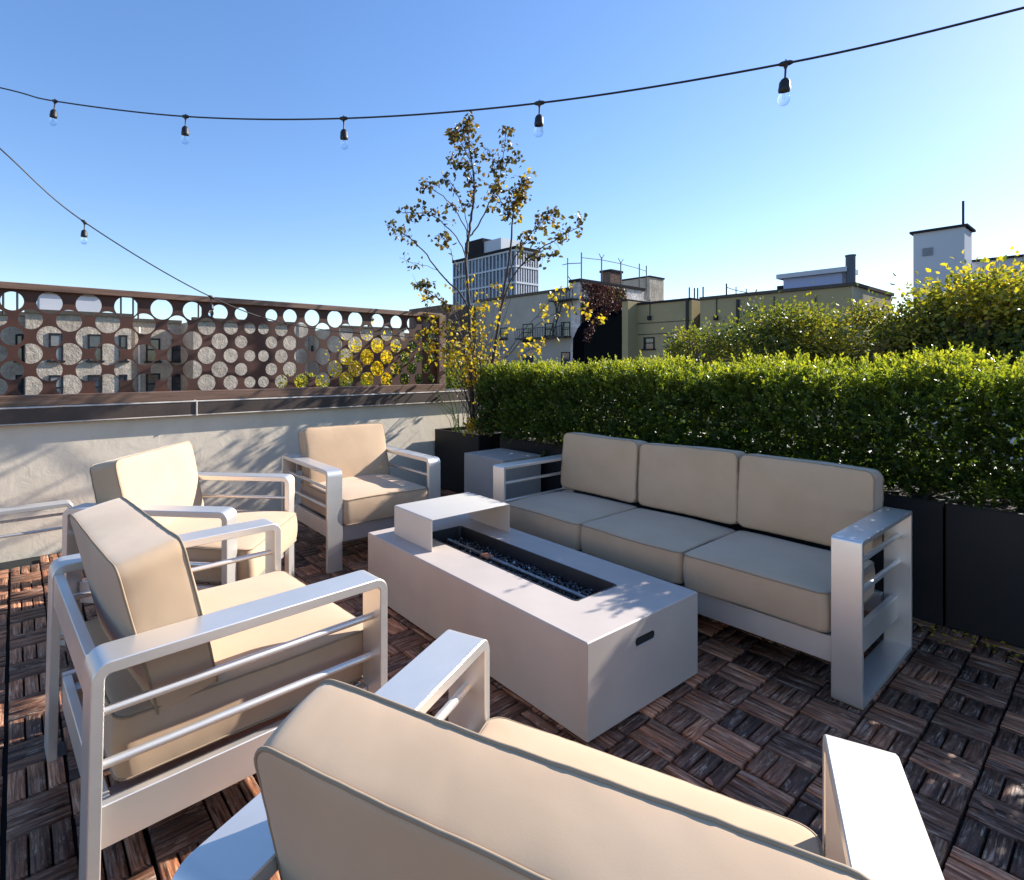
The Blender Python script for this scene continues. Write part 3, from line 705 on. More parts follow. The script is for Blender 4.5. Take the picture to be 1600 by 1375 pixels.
# ------------------------------------------------------------------ hedge
def hedge():
    root = empty('hedge', uvw(3.8, 1.3), AU, 'clipped evergreen hedge with sunlit yellow green top growing in the black planters', 'hedge')
    u0, u1, v0, v1, z0, z1 = -.37, .36, -2.75, 2.50, .60, 1.175   # local: x=u, y=v
    def surf(n):
        """random points on front, top, ends, back with outward normals"""
        a = np.array([(v1-v0)*(z1-z0)*1.5, (v1-v0)*(u1-u0)*1.5, (u1-u0)*(z1-z0)*2.2, (v1-v0)*(z1-z0)*.5, (v1-v0)*(u1-u0)*.35]); a /= a.sum()
        k = rng.choice(5, n, p=a); P = np.zeros((n, 3)); Nn = np.zeros((n, 3)); r1, r2 = rng.random(n), rng.random(n)
        f = k == 0; P[f] = np.stack([np.full(f.sum(), u0), v0+(v1-v0)*r1[f], z0+(z1-z0)*r2[f]], 1); Nn[f] = (-1, 0, 0)
        f = k == 1; P[f] = np.stack([u0+(u1-u0)*r2[f], v0+(v1-v0)*r1[f], np.full(f.sum(), z1)], 1); Nn[f] = (0, 0, 1)
        f = k == 2; P[f] = np.stack([u0+(u1-u0)*r1[f], np.where(rng.random(f.sum()) < .9, v1, v0), z0+(z1-z0)*r2[f]], 1); Nn[f] = (0, 1, 0)
        f = k == 3; P[f] = np.stack([np.full(f.sum(), u1), v0+(v1-v0)*r1[f], z0+(z1-z0)*r2[f]], 1); Nn[f] = (1, 0, 0)
        f = k == 4; P[f] = np.stack([u0+(u1-u0)*r2[f], v0+(v1-v0)*r1[f], np.full(f.sum(), z0)], 1); Nn[f] = (0, 0, -1)
        return P, Nn
    ns = 13000; P, Nn = surf(ns)
    # lumps
    lump = np.array([mnoise.noise(Vector((p[0]*2.2, p[1]*2.2, p[2]*2.6)))*.10+mnoise.noise(Vector((p[0]*6, p[1]*6, p[2]*6+5)))*.075 for p in P])
    depth = -rng.random(ns)**1.6*.13
    # round off the shoulders
    P = P + Nn*(lump+depth)[:, None]
    sh = np.clip((P[:, 2]-(z1-.12))/.12, 0, 1)**2*.05; P[:, 0] += np.where(P[:, 0] < 0, sh, -sh)*(np.abs(P[:, 0]) > .2)
    up = np.array([0, 0, 1.]); D = norm(Nn*.75+up*.65+rng.normal(size=(ns, 3))*.40)
    Ls = rng.uniform(.05, .11, ns)
    tall = (Nn[:, 2] > .5) & (rng.random(ns) < .06); Ls[tall] *= 1.5
    per = 13; t = (np.arange(per)+.5)/per
    C = P[:, None]+D[:, None]*(Ls[:, None]*t[None])[..., None]
    side = rng.normal(size=(ns, per, 3)); side -= (side*D[:, None]).sum(-1, keepdims=True)*D[:, None]; side /= np.linalg.norm(side, axis=-1, keepdims=True)
    LD = D[:, None]*.75+side*(.85-.45*t[None, :, None])
    sz = rng.uniform(.018, .034, (ns, per))*(1.05-.35*t[None])
    fresh_sunlit = np.clip((P[:, 2]-.98)/.22, 0, 1)  # yellower upwards: young growth, plus the sunlit top put into the leaf colour
    rn = (.18+.25*rng.random(ns))[:, None]+.30*(t[None]-.4)+.42*fresh_sunlit[:, None]+rng.normal(size=(ns, per))*.10
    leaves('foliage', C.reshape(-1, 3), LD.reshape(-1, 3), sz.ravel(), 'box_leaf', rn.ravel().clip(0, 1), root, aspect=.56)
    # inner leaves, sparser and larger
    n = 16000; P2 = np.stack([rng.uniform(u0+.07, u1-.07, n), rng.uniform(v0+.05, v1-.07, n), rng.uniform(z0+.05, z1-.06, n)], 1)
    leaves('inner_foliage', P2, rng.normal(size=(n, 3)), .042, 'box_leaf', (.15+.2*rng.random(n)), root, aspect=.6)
    # twigs of shoots
    st = MB(); 
    for i, y in enumerate(np.arange(v0+.18, v1-.05, .33)):
        for k in range(3):
            x = rng.normal()*.05; a = rng.uniform(0, 6.28); r_ = .12+.12*rng.random()
            yy = y+rng.normal()*.03
            pts = [(x, yy, .53), (x+.02*cos(a), yy+.03*sin(a), .60), (x+r_*.6*cos(a), yy+r_*.8*sin(a), .74), (x+r_*cos(a)*1.2, yy+r_*sin(a)*1.6, .98)]
            st.tube(pts, [.016, .013, .009, .004], 7)
        st.build('stem', 'bark', root); st = MB()
    root_v = v0
hedge()

# ------------------------------------------------------------------ small tree in the corner planter
def planter_tree():
    base = uvw(3.70, 4.02, .55); YB = base.y
    root = empty('young_tree', base, 0, 'slender young tree with sparse brown and yellow autumn leaves in the corner planter', 'tree')
    def W_(px, py, dy): p = ray(px, py, YB+dy); return p-base
    T = MB(); tips = []
    def branch(pts, r0, r1, dy0, dy1, n=5):
        q = []; m_ = len(pts)
        for i, (x, y) in enumerate(pts):
            t = i/(m_-1); q.append(W_(x, y, dy0+(dy1-dy0)*t))
        # subdivide (catmull)
        out = []
        for i in range(m_-1):
            p0 = q[max(0, i-1)]; p1 = q[i]; p2 = q[i+1]; p3 = q[min(m_-1, i+2)]
            for k in range(5):
                t = k/5; out.append(.5*((2*p1)+(-p0+p2)*t+(2*p0-5*p1+4*p2-p3)*t*t+(-p0+3*p1-3*p2+p3)*t*t*t) + Vector([rng.normal()*.004 for _ in range(3)]))
        out.append(q[-1]); m2 = len(out)
        T.tube(out, [r0+(r1-r0)*(i/(m2-1)) for i in range(m2)], 7)
        return out
    LC = []; LD = []; LS = []; LR = []; YC = []; YD = []; YS = []; YR = []
    tw = MB()
    def leafy(path, t0, t1, n, spread=.10, yellow=False, size=.054, rlo=.0, rhi=.75):
        L = len(path)
        for _ in range(n):
            t = t0+(t1-t0)*rng.random()**.85; f = t*(L-1); i = min(L-2, int(f)); p = path[i].lerp(path[i+1], f-i)
            off = Vector(rng.normal(size=3)*spread*.5); off.z *= .9; c_ = p+off
            m_ = rng.integers(2, 5)
            tw.tube([p, p+off*.6+Vector((0, 0, .01)), c_], [.0022, .0015, .001], 4, cap=False)
            for _k in range(m_):
                d = Vector(rng.normal(size=3)); d.z -= .5; d.normalize()
                (YC if yellow else LC).append(c_+Vector(rng.normal(size=3)*.018)); (YD if yellow else LD).append(d)
                (YS if yellow else LS).append(size*rng.uniform(.6, 1.15)); (YR if yellow else LR).append(rng.uniform(rlo, rhi))
    bs = [
     # pts, r0, r1, dy0, dy1, leaf t0, n, rhi
     ([(741, 672), (736, 600), (734, 540), (734, 499), (729, 405), (733, 366), (738, 328), (741, 293), (738, 259), (732, 215), (735, 186)], .020, .003, 0, .05, .60, 74, .8),
     ([(733, 371), (746, 354), (761, 323), (776, 293), (784, 257), (792, 201)], .008, .002, .03, .30, .35, 58, .65),
     ([(745, 672), (764, 590), (781, 499), (789, 443), (797, 392), (801, 343), (808, 310), (817, 275)], .015, .003, 0, -.25, .72, 85, .95),
     ([(801, 343), (790, 325), (778, 305), (770, 290)], .005, .002, -.2, -.3, .1, 34, .95),
     ([(770, 560), (784, 481), (809, 420), (853, 384), (880, 368), (911, 349)], .009, .002, 0, -.5, .55, 40, .6),
     ([(797, 430), (802, 405), (827, 369), (850, 345), (873, 326)], .006, .002, -.1, -.35, .35, 46, .9),
     ([(738, 640), (733, 540), (728, 473), (687, 425), (654, 384), (628, 364), (603, 351)], .011, .002, 0, .25, .70, 24, .5),
     ([(729, 430), (725, 392), (703, 359), (675, 338), (650, 333), (629, 333)], .006, .002, .03, -.35, .45, 26, .8),
     ([(731, 395), (729, 361), (703, 318), (675, 295), (654, 285)], .006, .002, .03, .40, .45, 22, .6),
     ([(732, 380), (731, 354), (723, 323), (705, 287), (693, 275)], .005, .0015, .03, -.2, .5, 16, .9),
     ([(740, 290), (738, 262), (718, 219), (706, 210)], .005, .0015, .04, .2, .4, 36, .75),
     ([(741, 300), (735, 270), (715, 255), (703, 250)], .004, .0015, .04, -.2, .4, 26, .5),
     ([(700, 440), (682, 422), (644, 410), (624, 402)], .003, .001, .1, .1, .5, 9, .4),
     ([(728, 560), (710, 490), (690, 470), (672, 458), (662, 440)], .006, .002, .1, .3, .35, 40, .6),
     ([(733, 460), (715, 420), (700, 385), (686, 365)], .005, .001, 0, -.3, .5, 18, .8),
     ([(784, 257), (800, 250), (812, 246)], .003, .001, .2, .25, .2, 14, .5),
     ([(776, 300), (770, 250), (760, 232)], .003, .001, .15, .1, .3, 16, .7),
     ([(735, 235), (724, 210), (728, 195)], .003, .001, .05, .1, .3, 16, .7),
     ([(809, 420), (830, 405), (855, 400), (872, 392)], .003, .001, -.2, -.3, .3, 14, .4),
     ([(727, 520), (705, 500), (690, 520), (672, 500)], .003, .001, .2, .1, .3, 18, .6)]
    for pts, r0, r1, d0, d1, t0, n, rh in bs:
        p = branch(pts, r0*1.15, r1*1.3, d0, d1); leafy(p, t0, 1, int(n*.88), .085, rhi=rh)
    # lower thicket of thin upright shoots with yellow leaves
    for k in range(34):
        x0 = 742+rng.normal()*7; x1 = 748+rng.normal()*30; ytop = rng.uniform(420, 560)
        p = branch([(x0, 668), ((x0*2+x1)/3+rng.normal()*3, 600), ((x0+x1*2)/3+rng.normal()*4, (600+ytop)/2), (x1, ytop)], .005, .0012, rng.normal()*.04, rng.normal()*.28)
        leafy(p, .25, 1, 9, .09, True, .045, .1, .95)
    for pts in ([(745, 640), (790, 560), (850, 500), (905, 482), (940, 505)], [(745, 640), (800, 540), (860, 470), (886, 455)], [(740, 620), (700, 560), (680, 520), (668, 480)], [(742, 630), (790, 580), (830, 545), (862, 530)],
                [(740, 650), (722, 600), (700, 555), (688, 540)], [(740, 660), (705, 600), (670, 545), (655, 520)]):
        p = branch(pts, .005, .001, 0, rng.normal()*.3); leafy(p, .45, 1, 16, .11, True, .05, .1, 1)
    T.build('trunk', 'bark_dark', root); tw.build('twigs', 'bark_dark', root, fix=False)
    def arr(v): return np.array([tuple(x) for x in v])
    leaves('brown_leaves', arr(LC), arr(LD), np.array(LS), 'birch_leaf', np.array(LR), root, aspect=.72)
    leaves('yellow_leaves', arr(YC), arr(YD), np.array(YS), 'yellow_leaf', np.array(YR), root, aspect=.72)
planter_tree()

# weeds and low plants at the tree's foot
def weeds():
    r = empty('yellow_ground_plant', uvw(3.52, 3.85, .55), AU, 'small leafy plant with yellow and green leaves at the front corner of the tree planter', 'plant')
    n = 150; a = rng.random(n)*6.28; q = rng.random(n)**.6*.13; C = np.stack([q*np.cos(a), q*np.sin(a), rng.random(n)*.15+.01], 1)
    leaves('leaves', C, norm(C*[1, 1, .3]+[0, 0, .08]), rng.uniform(.03, .055, n), 'yellow_leaf', rng.random(n), r, aspect=.6)
    b = MB()
    for i in range(0, 150, 6): b.tube([(C[i][0]*.2, C[i][1]*.2, -.02), tuple(C[i])], [.003, .0015], 4)
    b.build('stalks', 'bark', r)
    r = empty('dry_grass_clump', uvw(3.55, 4.2, .55), AU, 'sparse dry grass stalks leaning from the tree planter against the stucco wall', 'grass clump')
    b = MB()
    for k in range(16):
        a = rng.random()*6.28; ln = rng.uniform(.25, .55); lx = rng.normal()*.16-.04; ly = rng.normal()*.12
        x0, y0 = rng.normal()*.05, rng.normal()*.05
        b.tube([(x0, y0, -.02), (x0+lx*.3, y0+ly*.3, ln*.5), (x0+lx, y0+ly, ln)], [.0045, .0035, .0012], 4)
    o = b.build('stalks', 'grass_leaf', r)
weeds()

# ------------------------------------------------------------------ string lights
def lights():
    def T(px, py, Y): return ray(px, py, Y)
    s1 = [T(-260, 80, 3.62), T(0, 137, 3.36), T(86, 158, 3.2), T(290, 182, 2.92), T(537, 185, 2.64), T(843, 161, 2.30), T(1228, 99, 1.96), T(1600, 12, 1.72), T(1900, -75, 1.55)]
    s2 = [T(-180, 70, 2.9), T(0, 232, 3.2), T(132, 347, 3.6), T(330, 464, 4.12), T(470, 510, 4.65), T(645, 527, 5.32)]
    def smooth(P, k=10):
        out = []
        for i in range(len(P)-1):
            p0 = P[max(0, i-1)]; p1 = P[i]; p2 = P[i+1]; p3 = P[min(len(P)-1, i+2)]
            for j in range(k):
                t = j/k; out.append(.5*((2*p1)+(-p0+p2)*t+(2*p0-5*p1+4*p2-p3)*t*t+(-p0+3*p1-3*p2+p3)*t**3))
        return out+[P[-1]]
    for P, lab, idx in ((s1, 'long black string light cable sagging across the sky with five bulbs', (2, 3, 4, 5, 6)), (s2, 'thin black string light cable descending on the left to the perforated screen', (2, 3))):
        r = empty('string_light', P[1], 0, lab, 'string lights', 'outdoor string lights')
        q = [p-P[1] for p in smooth(P)]
        b = MB(); b.tube(q, .0042, 8); b.build('cable', 'black_rubber', r)
        for i in idx:
            p = P[i]-P[1]; d = (P[i+1]-P[i-1]).normalized()
            lean = Vector((rng.normal()*.05, rng.normal()*.05, -1)).normalized()
            b = MB(); b.tube([p-d*.022, p-d*.012, p+d*.012, p+d*.022], [.005, .009, .009, .005], 10)
            b.tube([p, p+lean*.012, p+lean*.02, p+lean*.055], [.010, .007, .0035, .0032], 8)
            b.tube([p+Vector((0, 0, .006))-d*.006, p+Vector((0, 0, .014)), p+Vector((0, 0, .006))+d*.006], .0018, 5)
            k = b.build('drop', 'black_rubber', r)
            Q = lean.to_track_quat('-Z', 'Y').to_matrix(); e = p+lean*.05
            s = MB(); s.lathe([(.004, 0), (.012, -.006), (.0175, -.016), (.0185, -.034), (.0195, -.036), (.0195, -.045), (.0175, -.050)], n=18)
            s.v = [tuple(Q @ Vector(v)+e) for v in s.v]; so_ = s.build('socket', 'black_rubber', r)
            g_ = MB(); g_.lathe([(.0125, -.0495), (.0145, -.056), (.0185, -.065), (.0200, -.075), (.0185, -.086), (.013, -.094), (.006, -.0975), (.001, -.0985)], n=20)
            g_.v = [tuple(Q @ Vector(v)+e) for v in g_.v]; g_.build('bulb', 'bulb_glass', so_, angle=70)
            f = MB(); f.tube([Q @ Vector((.003, 0, -.052))+e, Q @ Vector((.005, 0, -.075))+e, Q @ Vector((-.005, 0, -.075))+e, Q @ Vector((-.003, 0, -.052))+e], .0006, 4); f.build('filament', 'burner_pipe', so_)
lights()

# ------------------------------------------------------------------ low bench at far left
bn = empty('low_bench', uvw(-.45, 3.80), AU, 'low brushed metal bench frame by the stucco wall at the left edge', 'bench')
b = MB(); b.bar(rpath([(-.8, 0), (-.8, .45), (.72, .45), (.72, 0)], .03, 5), -.05, .05, .022); b.build('side_frame', 'metal', bn)
for z in (.38, .30):
    b = MB(); b.tube([(-.78, 0, z), (.70, 0, z)], .008, 10); b.build('rod', 'metal', bn)

# ------------------------------------------------------------------ fallen leaves
lf0 = None
for i, (px, py) in enumerate([(1108, 1222), (1028, 1172), (1585, 1030), (1545, 1260), (1468, 1020), (820, 1150)]):
    p = ray(px, py, 1); k = (CH-.006)/(CH-p.z)*1.0; p = Vector((p.x*k, k, .004))
    b = MB(); n = 8; a0 = rng.random()*6
    V = [(0, 0, .004)]+[((.016+.004*sin(3*t))*cos(t+a0)*(1 if True else 1), .010*sin(t+a0), .002+.004*abs(cos(t))) for t in np.linspace(0, 2*pi, n, endpoint=False)]
    b.add(V, [(0, 1+j, 1+(j+1) % n) for j in range(n)]); o = b.build('fallen_leaf', 'dead_leaf' if 'dead_leaf' in MATS else 'ignitor_plate')
    o.location = p; o.rotation_euler = (rng.normal()*.1, 0, rng.random()*6)
    tag(o, ['orange fallen leaf on the deck between the near armchair and fire pit corner', 'small orange leaf on the deck just below the fire pit corner', 'curled leaf by the right hand planter on the deck', 'leaf on the deck near the lower right corner',
            'leaf on the deck beneath the planter seam', 'leaf on the deck beside the near armchair arm'][i], 'fallen leaf', 'fallen leaves on the deck')

def litter():
    n = 420; v_ = rng.uniform(-1.1, 1.5, n); u_ = 3.49-np.abs(rng.normal(size=n))*.09-.012
    C = np.stack([CU*u_-SU*v_, SU*u_+CU*v_, .003+.006*rng.random(n)], 1); D = rng.normal(size=(n, 3))*[1, 1, .12]
    o = leaves('leaf_litter', C, D, rng.uniform(.008, .026, n), 'yellow_leaf', rng.random(n)**.6, aspect=.6); tag(o, 'scattered dry leaf litter on the deck along the foot of the hedge planters', 'leaf litter', kind='stuff')
litter()
# ------------------------------------------------------------------ background buildings (uv frame)
GZ = -9.05
def uvbox(b, u0, u1, v0, v1, z0, z1):
    b.box(((u0+u1)/2, (v0+v1)/2, (z0+z1)/2), (u1-u0, v1-v0, z1-z0)); return b
def box_uv(o):
    me = o.data; l = me.uv_layers.new(name='UVMap')
    for p in me.polygons:
        n_ = p.normal
        for li in p.loop_indices:
            co = me.vertices[me.loops[li].vertex_index].co
            l.data[li].uv = (co.y, co.z) if abs(n_.x) > .7 else ((co.x, co.z) if abs(n_.y) > .7 else (co.x, co.y))
def bldg(name, label, cat='building', group=None):
    return empty(name, (0, 0, 0), AU, label, cat, group)
def wallpart(b, mat, root, name='wall'):
    o = b.build(name, mat, root, smooth=False); box_uv(o); return o
def window_V(root, px0, px1, py0, py1, V, glass='window_glass', frame='dark_trim'):
    """window on a face looking towards -v"""
    u0, Y0 = onV(px0, V); u1, Y1 = onV(px1, V); Ym = (Y0+Y1)/2; z0, z1 = zat(py1, Ym), zat(py0, Ym); t = .09
    f = MB()
    uvbox(f, u0, u1, V-.05, V+.02, z1-t, z1); uvbox(f, u0-.08, u1+.08, V-.12, V+.02, z0-.1, z0); uvbox(f, u0, u0+t, V-.045, V+.02, z0, z1-t); uvbox(f, u1-t, u1, V-.045, V+.02, z0, z1-t); uvbox(f, u0+t, u1-t, V-.04, V+.02, (z0+z1)/2-.04, (z0+z1)/2+.04)
    o = f.build('window', frame, root, smooth=False)
    g_ = MB(); uvbox(g_, u0+t, u1-t, V-.02, V+.01, z0, (z0+z1)/2-.04); uvbox(g_, u0+t, u1-t, V-.025, V+.01, (z0+z1)/2+.04, z1-t); g_.build('pane', glass, o, smooth=False)
def window_U(root, px0, px1, py0, py1, U, glass='window_glass', frame='dark_trim', zz=None):
    v0, Y0 = onU(px0, U); v1, Y1 = onU(px1, U); Ym = (Y0+Y1)/2; z0, z1 = zat(py1, Ym), zat(py0, Ym); t = .1
    if v0 > v1: v0, v1 = v1, v0
    f = MB(); uvbox(f, U-.05, U+.02, v0, v1, z1-t, z1); uvbox(f, U-.12, U+.02, v0-.1, v1+.1, z0-.1, z0); uvbox(f, U-.045, U+.02, v0, v0+t, z0, z1-t); uvbox(f, U-.045, U+.02, v1-t, v1, z0, z1-t); uvbox(f, U-.04, U+.02, v0+t, v1-t, (z0+z1)/2-.04, (z0+z1)/2+.04)
    o = f.build('window', frame, root, smooth=False)
    g_ = MB(); uvbox(g_, U-.02, U+.01, v0+t, v1-t, z0, (z0+z1)/2-.04); uvbox(g_, U-.025, U+.01, v0+t, v1-t, (z0+z1)/2+.04, z1-t); g_.build('pane', glass, o, smooth=False)

# --- beige brick apartment house behind the screen
def beige_house():
    r = bldg('apartment_house', 'beige brick apartment house with shaded light courts seen through the screen holes on the left')
    V1 = 33.0; zr = zat(483, onV(19, V1)[1])-.15; 
    segs = [(-260, 40, V1+2.2), (40, 205, V1), (205, 302, V1+3.0), (302, 462, V1)]
    b = MB()
    ue = []
    for a, c_, V in segs:
        u0 = onV(a, V1)[0]; u1 = onV(c_, V1)[0]; uvbox(b, u0, u1, V, V+12, GZ, zr)
    wallpart(b, 'beige_brick', r)
    for a, c_, V in segs:
        b = MB(); u0 = onV(a, V1)[0]; u1 = onV(c_, V1)[0]; uvbox(b, u0-.05, u1+.05, V-.12, V+.25, zr+.002, zr+.2)
        b.build('cornice', 'roof_trim', r, smooth=False)
    for px0, px1, V, gl in [(76, 99, V1, 'window_shade'), (137, 160, V1, 'window_glass'), (186, 199, V1, 'window_glass'), (24, 37, V1+2.2, 'window_glass'), (228, 250, V1+3, 'window_glass'), (268, 288, V1+3, 'window_glass')]:
        Yc = onV((px0+px1)/2, V)[1]; k = 31.0/Yc if False else 1
        for z1_, z0_ in ((zat(521, onV(100, V1)[1]), zat(563, onV(100, V1)[1])), (zat(586, onV(100, V1)[1]), zat(625, onV(100, V1)[1]))):
            py0 = HY-(z1_-CH)*FX/Yc; py1 = HY-(z0_-CH)*FX/Yc
            window_V(r, px0, px1, py0, py1, V, gl)
    # drain pipe and roof bulkhead
    b = MB(); u_ = onV(217, V1+3)[0]; b.tube([(u_, V1+2.9, GZ), (u_, V1+2.9, zr-.3)], .06, 8); b.build('drain_pipe', 'white_pipe', r)
    b = MB(); u0, Y0 = onV(62, V1+2.5); u1, _ = onV(160, V1+2.5); uvbox(b, u0, u1, V1+2.5, V1+7, zr, zat(458, Y0)); wallpart(b, 'white_panel', r, 'roof_bulkhead')
    b = MB(); uvbox(b, u0-.1, u1+.1, V1+2.4, V1+7.1, zat(458, Y0)+.001, zat(458, Y0)+.2); b.build('bulkhead_roof', 'roof_trim', r, smooth=False)
    for px in (5, 27, 189, 208, 216, 310, 316):
        u_, Y_ = onV(px, V1+1.5); b = MB(); b.tube([(u_, V1+1.5, zr), (u_, V1+1.5, zr+1.3), (u_+.2, V1+1.5, zr+1.5), (u_+.4, V1+1.5, zr+1.35)], .05, 8); b.build('vent_pipe', 'fire_steel', r)
beige_house()
def grey_row():
    r = bldg('row_house', 'pale row house with a round dark roof vent behind the yellow ginkgo')
    V1 = 46
    for (a, c_, py, V, mat) in [(533, 632, 514, V1, 'cream_brick')]:
        u0, Y0 = onV(a, V); u1, Y1 = onV(c_, V); zr = zat(py, (Y0+Y1)/2); b = MB(); uvbox(b, u0, u1, V, V+14, GZ, zr); wallpart(b, mat, r)
        b = MB(); uvbox(b, u0-.1, u1+.1, V-.2, V+.3, zr+.002, zr+.2); b.build('cornice', 'roof_trim', r, smooth=False)
    for a in (590, 612): window_V(r, a, a+9, 538, 556, V1)
    u_, Y_ = onV(576, V1+2); b = MB(); b.tube([(u_, V1+2, zr), (u_, V1+2, zr+.9)], .12, 10); b.tube([(u_, V1+2, zr+.9), (u_, V1+2, zr+1.1), (u_, V1+2, zr+1.5)], [.45, .6, .3], 12); b.build('roof_vent', 'fire_steel', r)
    r = bldg('brick_house', 'dark grey house with square chimney right of the beige apartment house')
    V2 = 52
    u0, Y0 = onV(470, V2); u1, Y1 = onV(533, V2); zr = zat(520, (Y0+Y1)/2); b = MB(); uvbox(b, u0, u1, V2, V2+14, GZ, zr); wallpart(b, 'gray_stucco', r)
    b = MB(); uvbox(b, u0-.1, u1+.1, V2-.2, V2+.3, zr+.002, zr+.2); b.build('cornice', 'roof_trim', r, smooth=False)
    u0, Y0 = onV(468, V2-.5); u1, _ = onV(482, V2-.5); b = MB(); uvbox(b, u0, u1, V2-.4, V2+2, zr-6, zat(505, Y0)); wallpart(b, 'cream_brick', r, 'chimney')
    for a in (486, 500, 516): window_V(r, a, a+8, 540, 556, V2)
    r = bldg('brown_house', 'dark brown brick house half hidden behind the small tree at the end of the screen')
    V3 = 50; u0, Y0 = onV(632, V3); u1, Y1 = onV(716, V3); zr = zat(522, (Y0+Y1)/2); b = MB(); uvbox(b, u0, u1, V3, V3+8, GZ, zr); 
    u0b, Y0b = onV(700, V3); u1b, _ = onV(755, V3); uvbox(b, u0b, u1b, V3+.02, V3+8, GZ, zat(475, Y0b)); wallpart(b, 'brown_brick', r)
    for a in (640, 664): window_V(r, a, a+8, 535, 552, V3)
grey_row()

# --- grey stucco + whitewashed ivy building with fire escape and roof fence
def ivy_building():
    r = bldg('loft_building', 'grey stucco building with white ivy covered brick end, fire escape and roof fence', 'building')
    U = 45.0; vc, Yc = onU(906.7, U); vl, Yl = onU(742, U)
    zg = zat(453.4, onU(890, U)[1]); zi = zat(440, Yc); ue, Ye = onV(1006, vc)
    b = MB(); uvbox(b, U, U+14, vc+1.2, vl, GZ, zg); wallpart(b, 'gray_stucco', r)
    b = MB(); uvbox(b, U-.02, ue, vc, vc+1.2-.01, GZ, zi); wallpart(b, 'white_brick', r, 'brick_end_wall')
    b = MB(); uvbox(b, U-.15, U+.3, vc+1.3, vl, zg+.002, zg+.3); b.build('cornice', 'roof_trim', r, smooth=False)
    b = MB(); uvbox(b, U-.2, ue+.1, vc-.15, vc+1.3, zi+.002, zi+.3); b.build('coping', 'dark_trim', r, smooth=False)
    # stair bulkhead and chimney
    u0, Y0 = onV(1015, vc+3.0); 
    ub = onV(968, vc+3.0)[0]; ub2, Yb2 = onV(1037, vc+3.0); zb = zat(437, Yb2)
    b = MB(); uvbox(b, u0, ub2, vc+3.0, vc+10.5, zi-1, zb); wallpart(b, 'cream_brick', r, 'roof_bulkhead')
    b = MB(); uvbox(b, u0-.1, ub2+.1, vc+2.9, vc+10.6, zb+.002, zb+.2); b.build('bulkhead_coping', 'dark_trim', r, smooth=False)
    c0, Yc0 = onV(954, vc+2); c1, _ = onV(972, vc+2); b = MB(); uvbox(b, c0, c1, vc+2, vc+3.3, zi-1, zat(424, Yc0)); wallpart(b, 'brown_brick', r, 'chimney')
    b = MB(); uvbox(b, c0-.1, c1+.1, vc+1.9, vc+3.4, zat(424, Yc0)+.002, zat(424, Yc0)+.25); b.build('chimney_cap', 'dark_trim', r, smooth=False)
    for a, w_, y0, y1 in ((782, 11, 512, 530), (817, 16, 506, 533), (852, 13, 505, 524), (877, 14, 503, 526), (817, 16, 556, 580), (877, 14, 550, 576)): window_U(r, a, a+w_, y0, y1, U)
    # roof fence: posts and rails
    f = MB()
    pts = [(908.5, 394.5, 440), (940, 402, 442), (970, 409, 446), (999, 412, 452), (1010, 415, 456)]
    top = []
    for px, pt, pb in pts:
        u_, Y_ = onV(px, vc+.3); f.tube([(u_, vc+.3, zi), (u_, vc+.3, zat(pt, Y_))], .06, 6); top.append((u_, vc+.3, zat({908.5: 402.5, 940: 406, 970: 412, 999: 420, 1010: 424}[px], Y_)))
        if px in (940, 970):
            zt_ = zat(pt+1, Y_)
            for s_ in (-1, 1): f.tube([(u_, vc+.3, zt_-.1), (u_+s_*.45, vc+.3, zt_+.4)], .035, 5)
    f.tube(top, .04, 6)
    t2 = []
    for px, pt in ((908.5, 411), (887, 412), (879, 414)):
        v_, Y_ = onU(px, U+.2); t2.append((U+.2, v_, zat(pt, Y_)))
    f.tube(t2, .04, 6); v_, Y_ = onU(887, U+.2); f.tube([(U+.2, v_, zg), (U+.2, v_, zat(403, Y_))], .05, 6); f.tube([(U+.2, onU(900, U+.2)[0], zg+.3), (U+.2, v_, zat(431, Y_))], .04, 5)
    f.build('roof_fence', 'fire_steel', r)
    # fire escape
    f = MB(); va, Ya = onU(868, U); vb, Yb = onU(905, U); zp = zat(471, Ya)
    uvbox(f, U-1.1, U-.06, vb, va, zp-.12, zp)
    for k in range(9):
        v_ = vb+(va-vb)*k/8; f.tube([(U-1.05, v_, zp), (U-1.05, v_, zp+1.0)], .03, 5)
    f.tube([(U-1.05, vb, zp+1.0), (U-1.05, va, zp+1.0)], .035, 5)
    for v_ in (vb+.3, va-.6): f.tube([(U-1.0, v_, zp-.1), (U-.05, v_, zp-1.6)], .05, 5)
    vt = onU(875, U-.9)[0]; vb_ = onU(858, U-.9)[0]; zl = zat(527, onU(858, U)[1])
    for du in (0, .5): f.tube([(U-.9+du, vt, zp), (U-.9+du, vb_, zl)], .05, 6)
    for k in range(12):
        t_ = k/12; f.tube([(U-.9, vt+(vb_-vt)*t_, zp+(zl-zp)*t_), (U-.4, vt+(vb_-vt)*t_, zp+(zl-zp)*t_)], .03, 5)
    va2, _ = onU(815, U); vb2, _ = onU(893, U); uvbox(f, U-1.1, U-.06, vb2, va2, zl-.14, zl)
    for k in range(22):
        v_ = vb2+(va2-vb2)*k/21; f.tube([(U-1.05, v_, zl), (U-1.05, v_, zl+1.0)], .025, 5)
    f.tube([(U-1.05, vb2, zl+1.0), (U-1.05, va2, zl+1.0)], .035, 5); f.tube([(U-.6, vb2+1.5, zp-.1), (U-.6, vb2+1.5, zl)], .05, 5)
    f.build('fire_escape', 'fire_steel', r)
    # near-black solid stands in for the shadow between ivy wall and tan building
    ap = [(912, 575), (913, 528), (920, 512), (931, 498), (942, 486), (950, 478), (960, 475), (977, 474), (980, 575)]
    va_ = vc-1.4; b = MB(); q = []
    for px, py in ap:
        u_, Y_ = onV(px, va_); q.append((u_, zat(py, Y_)))
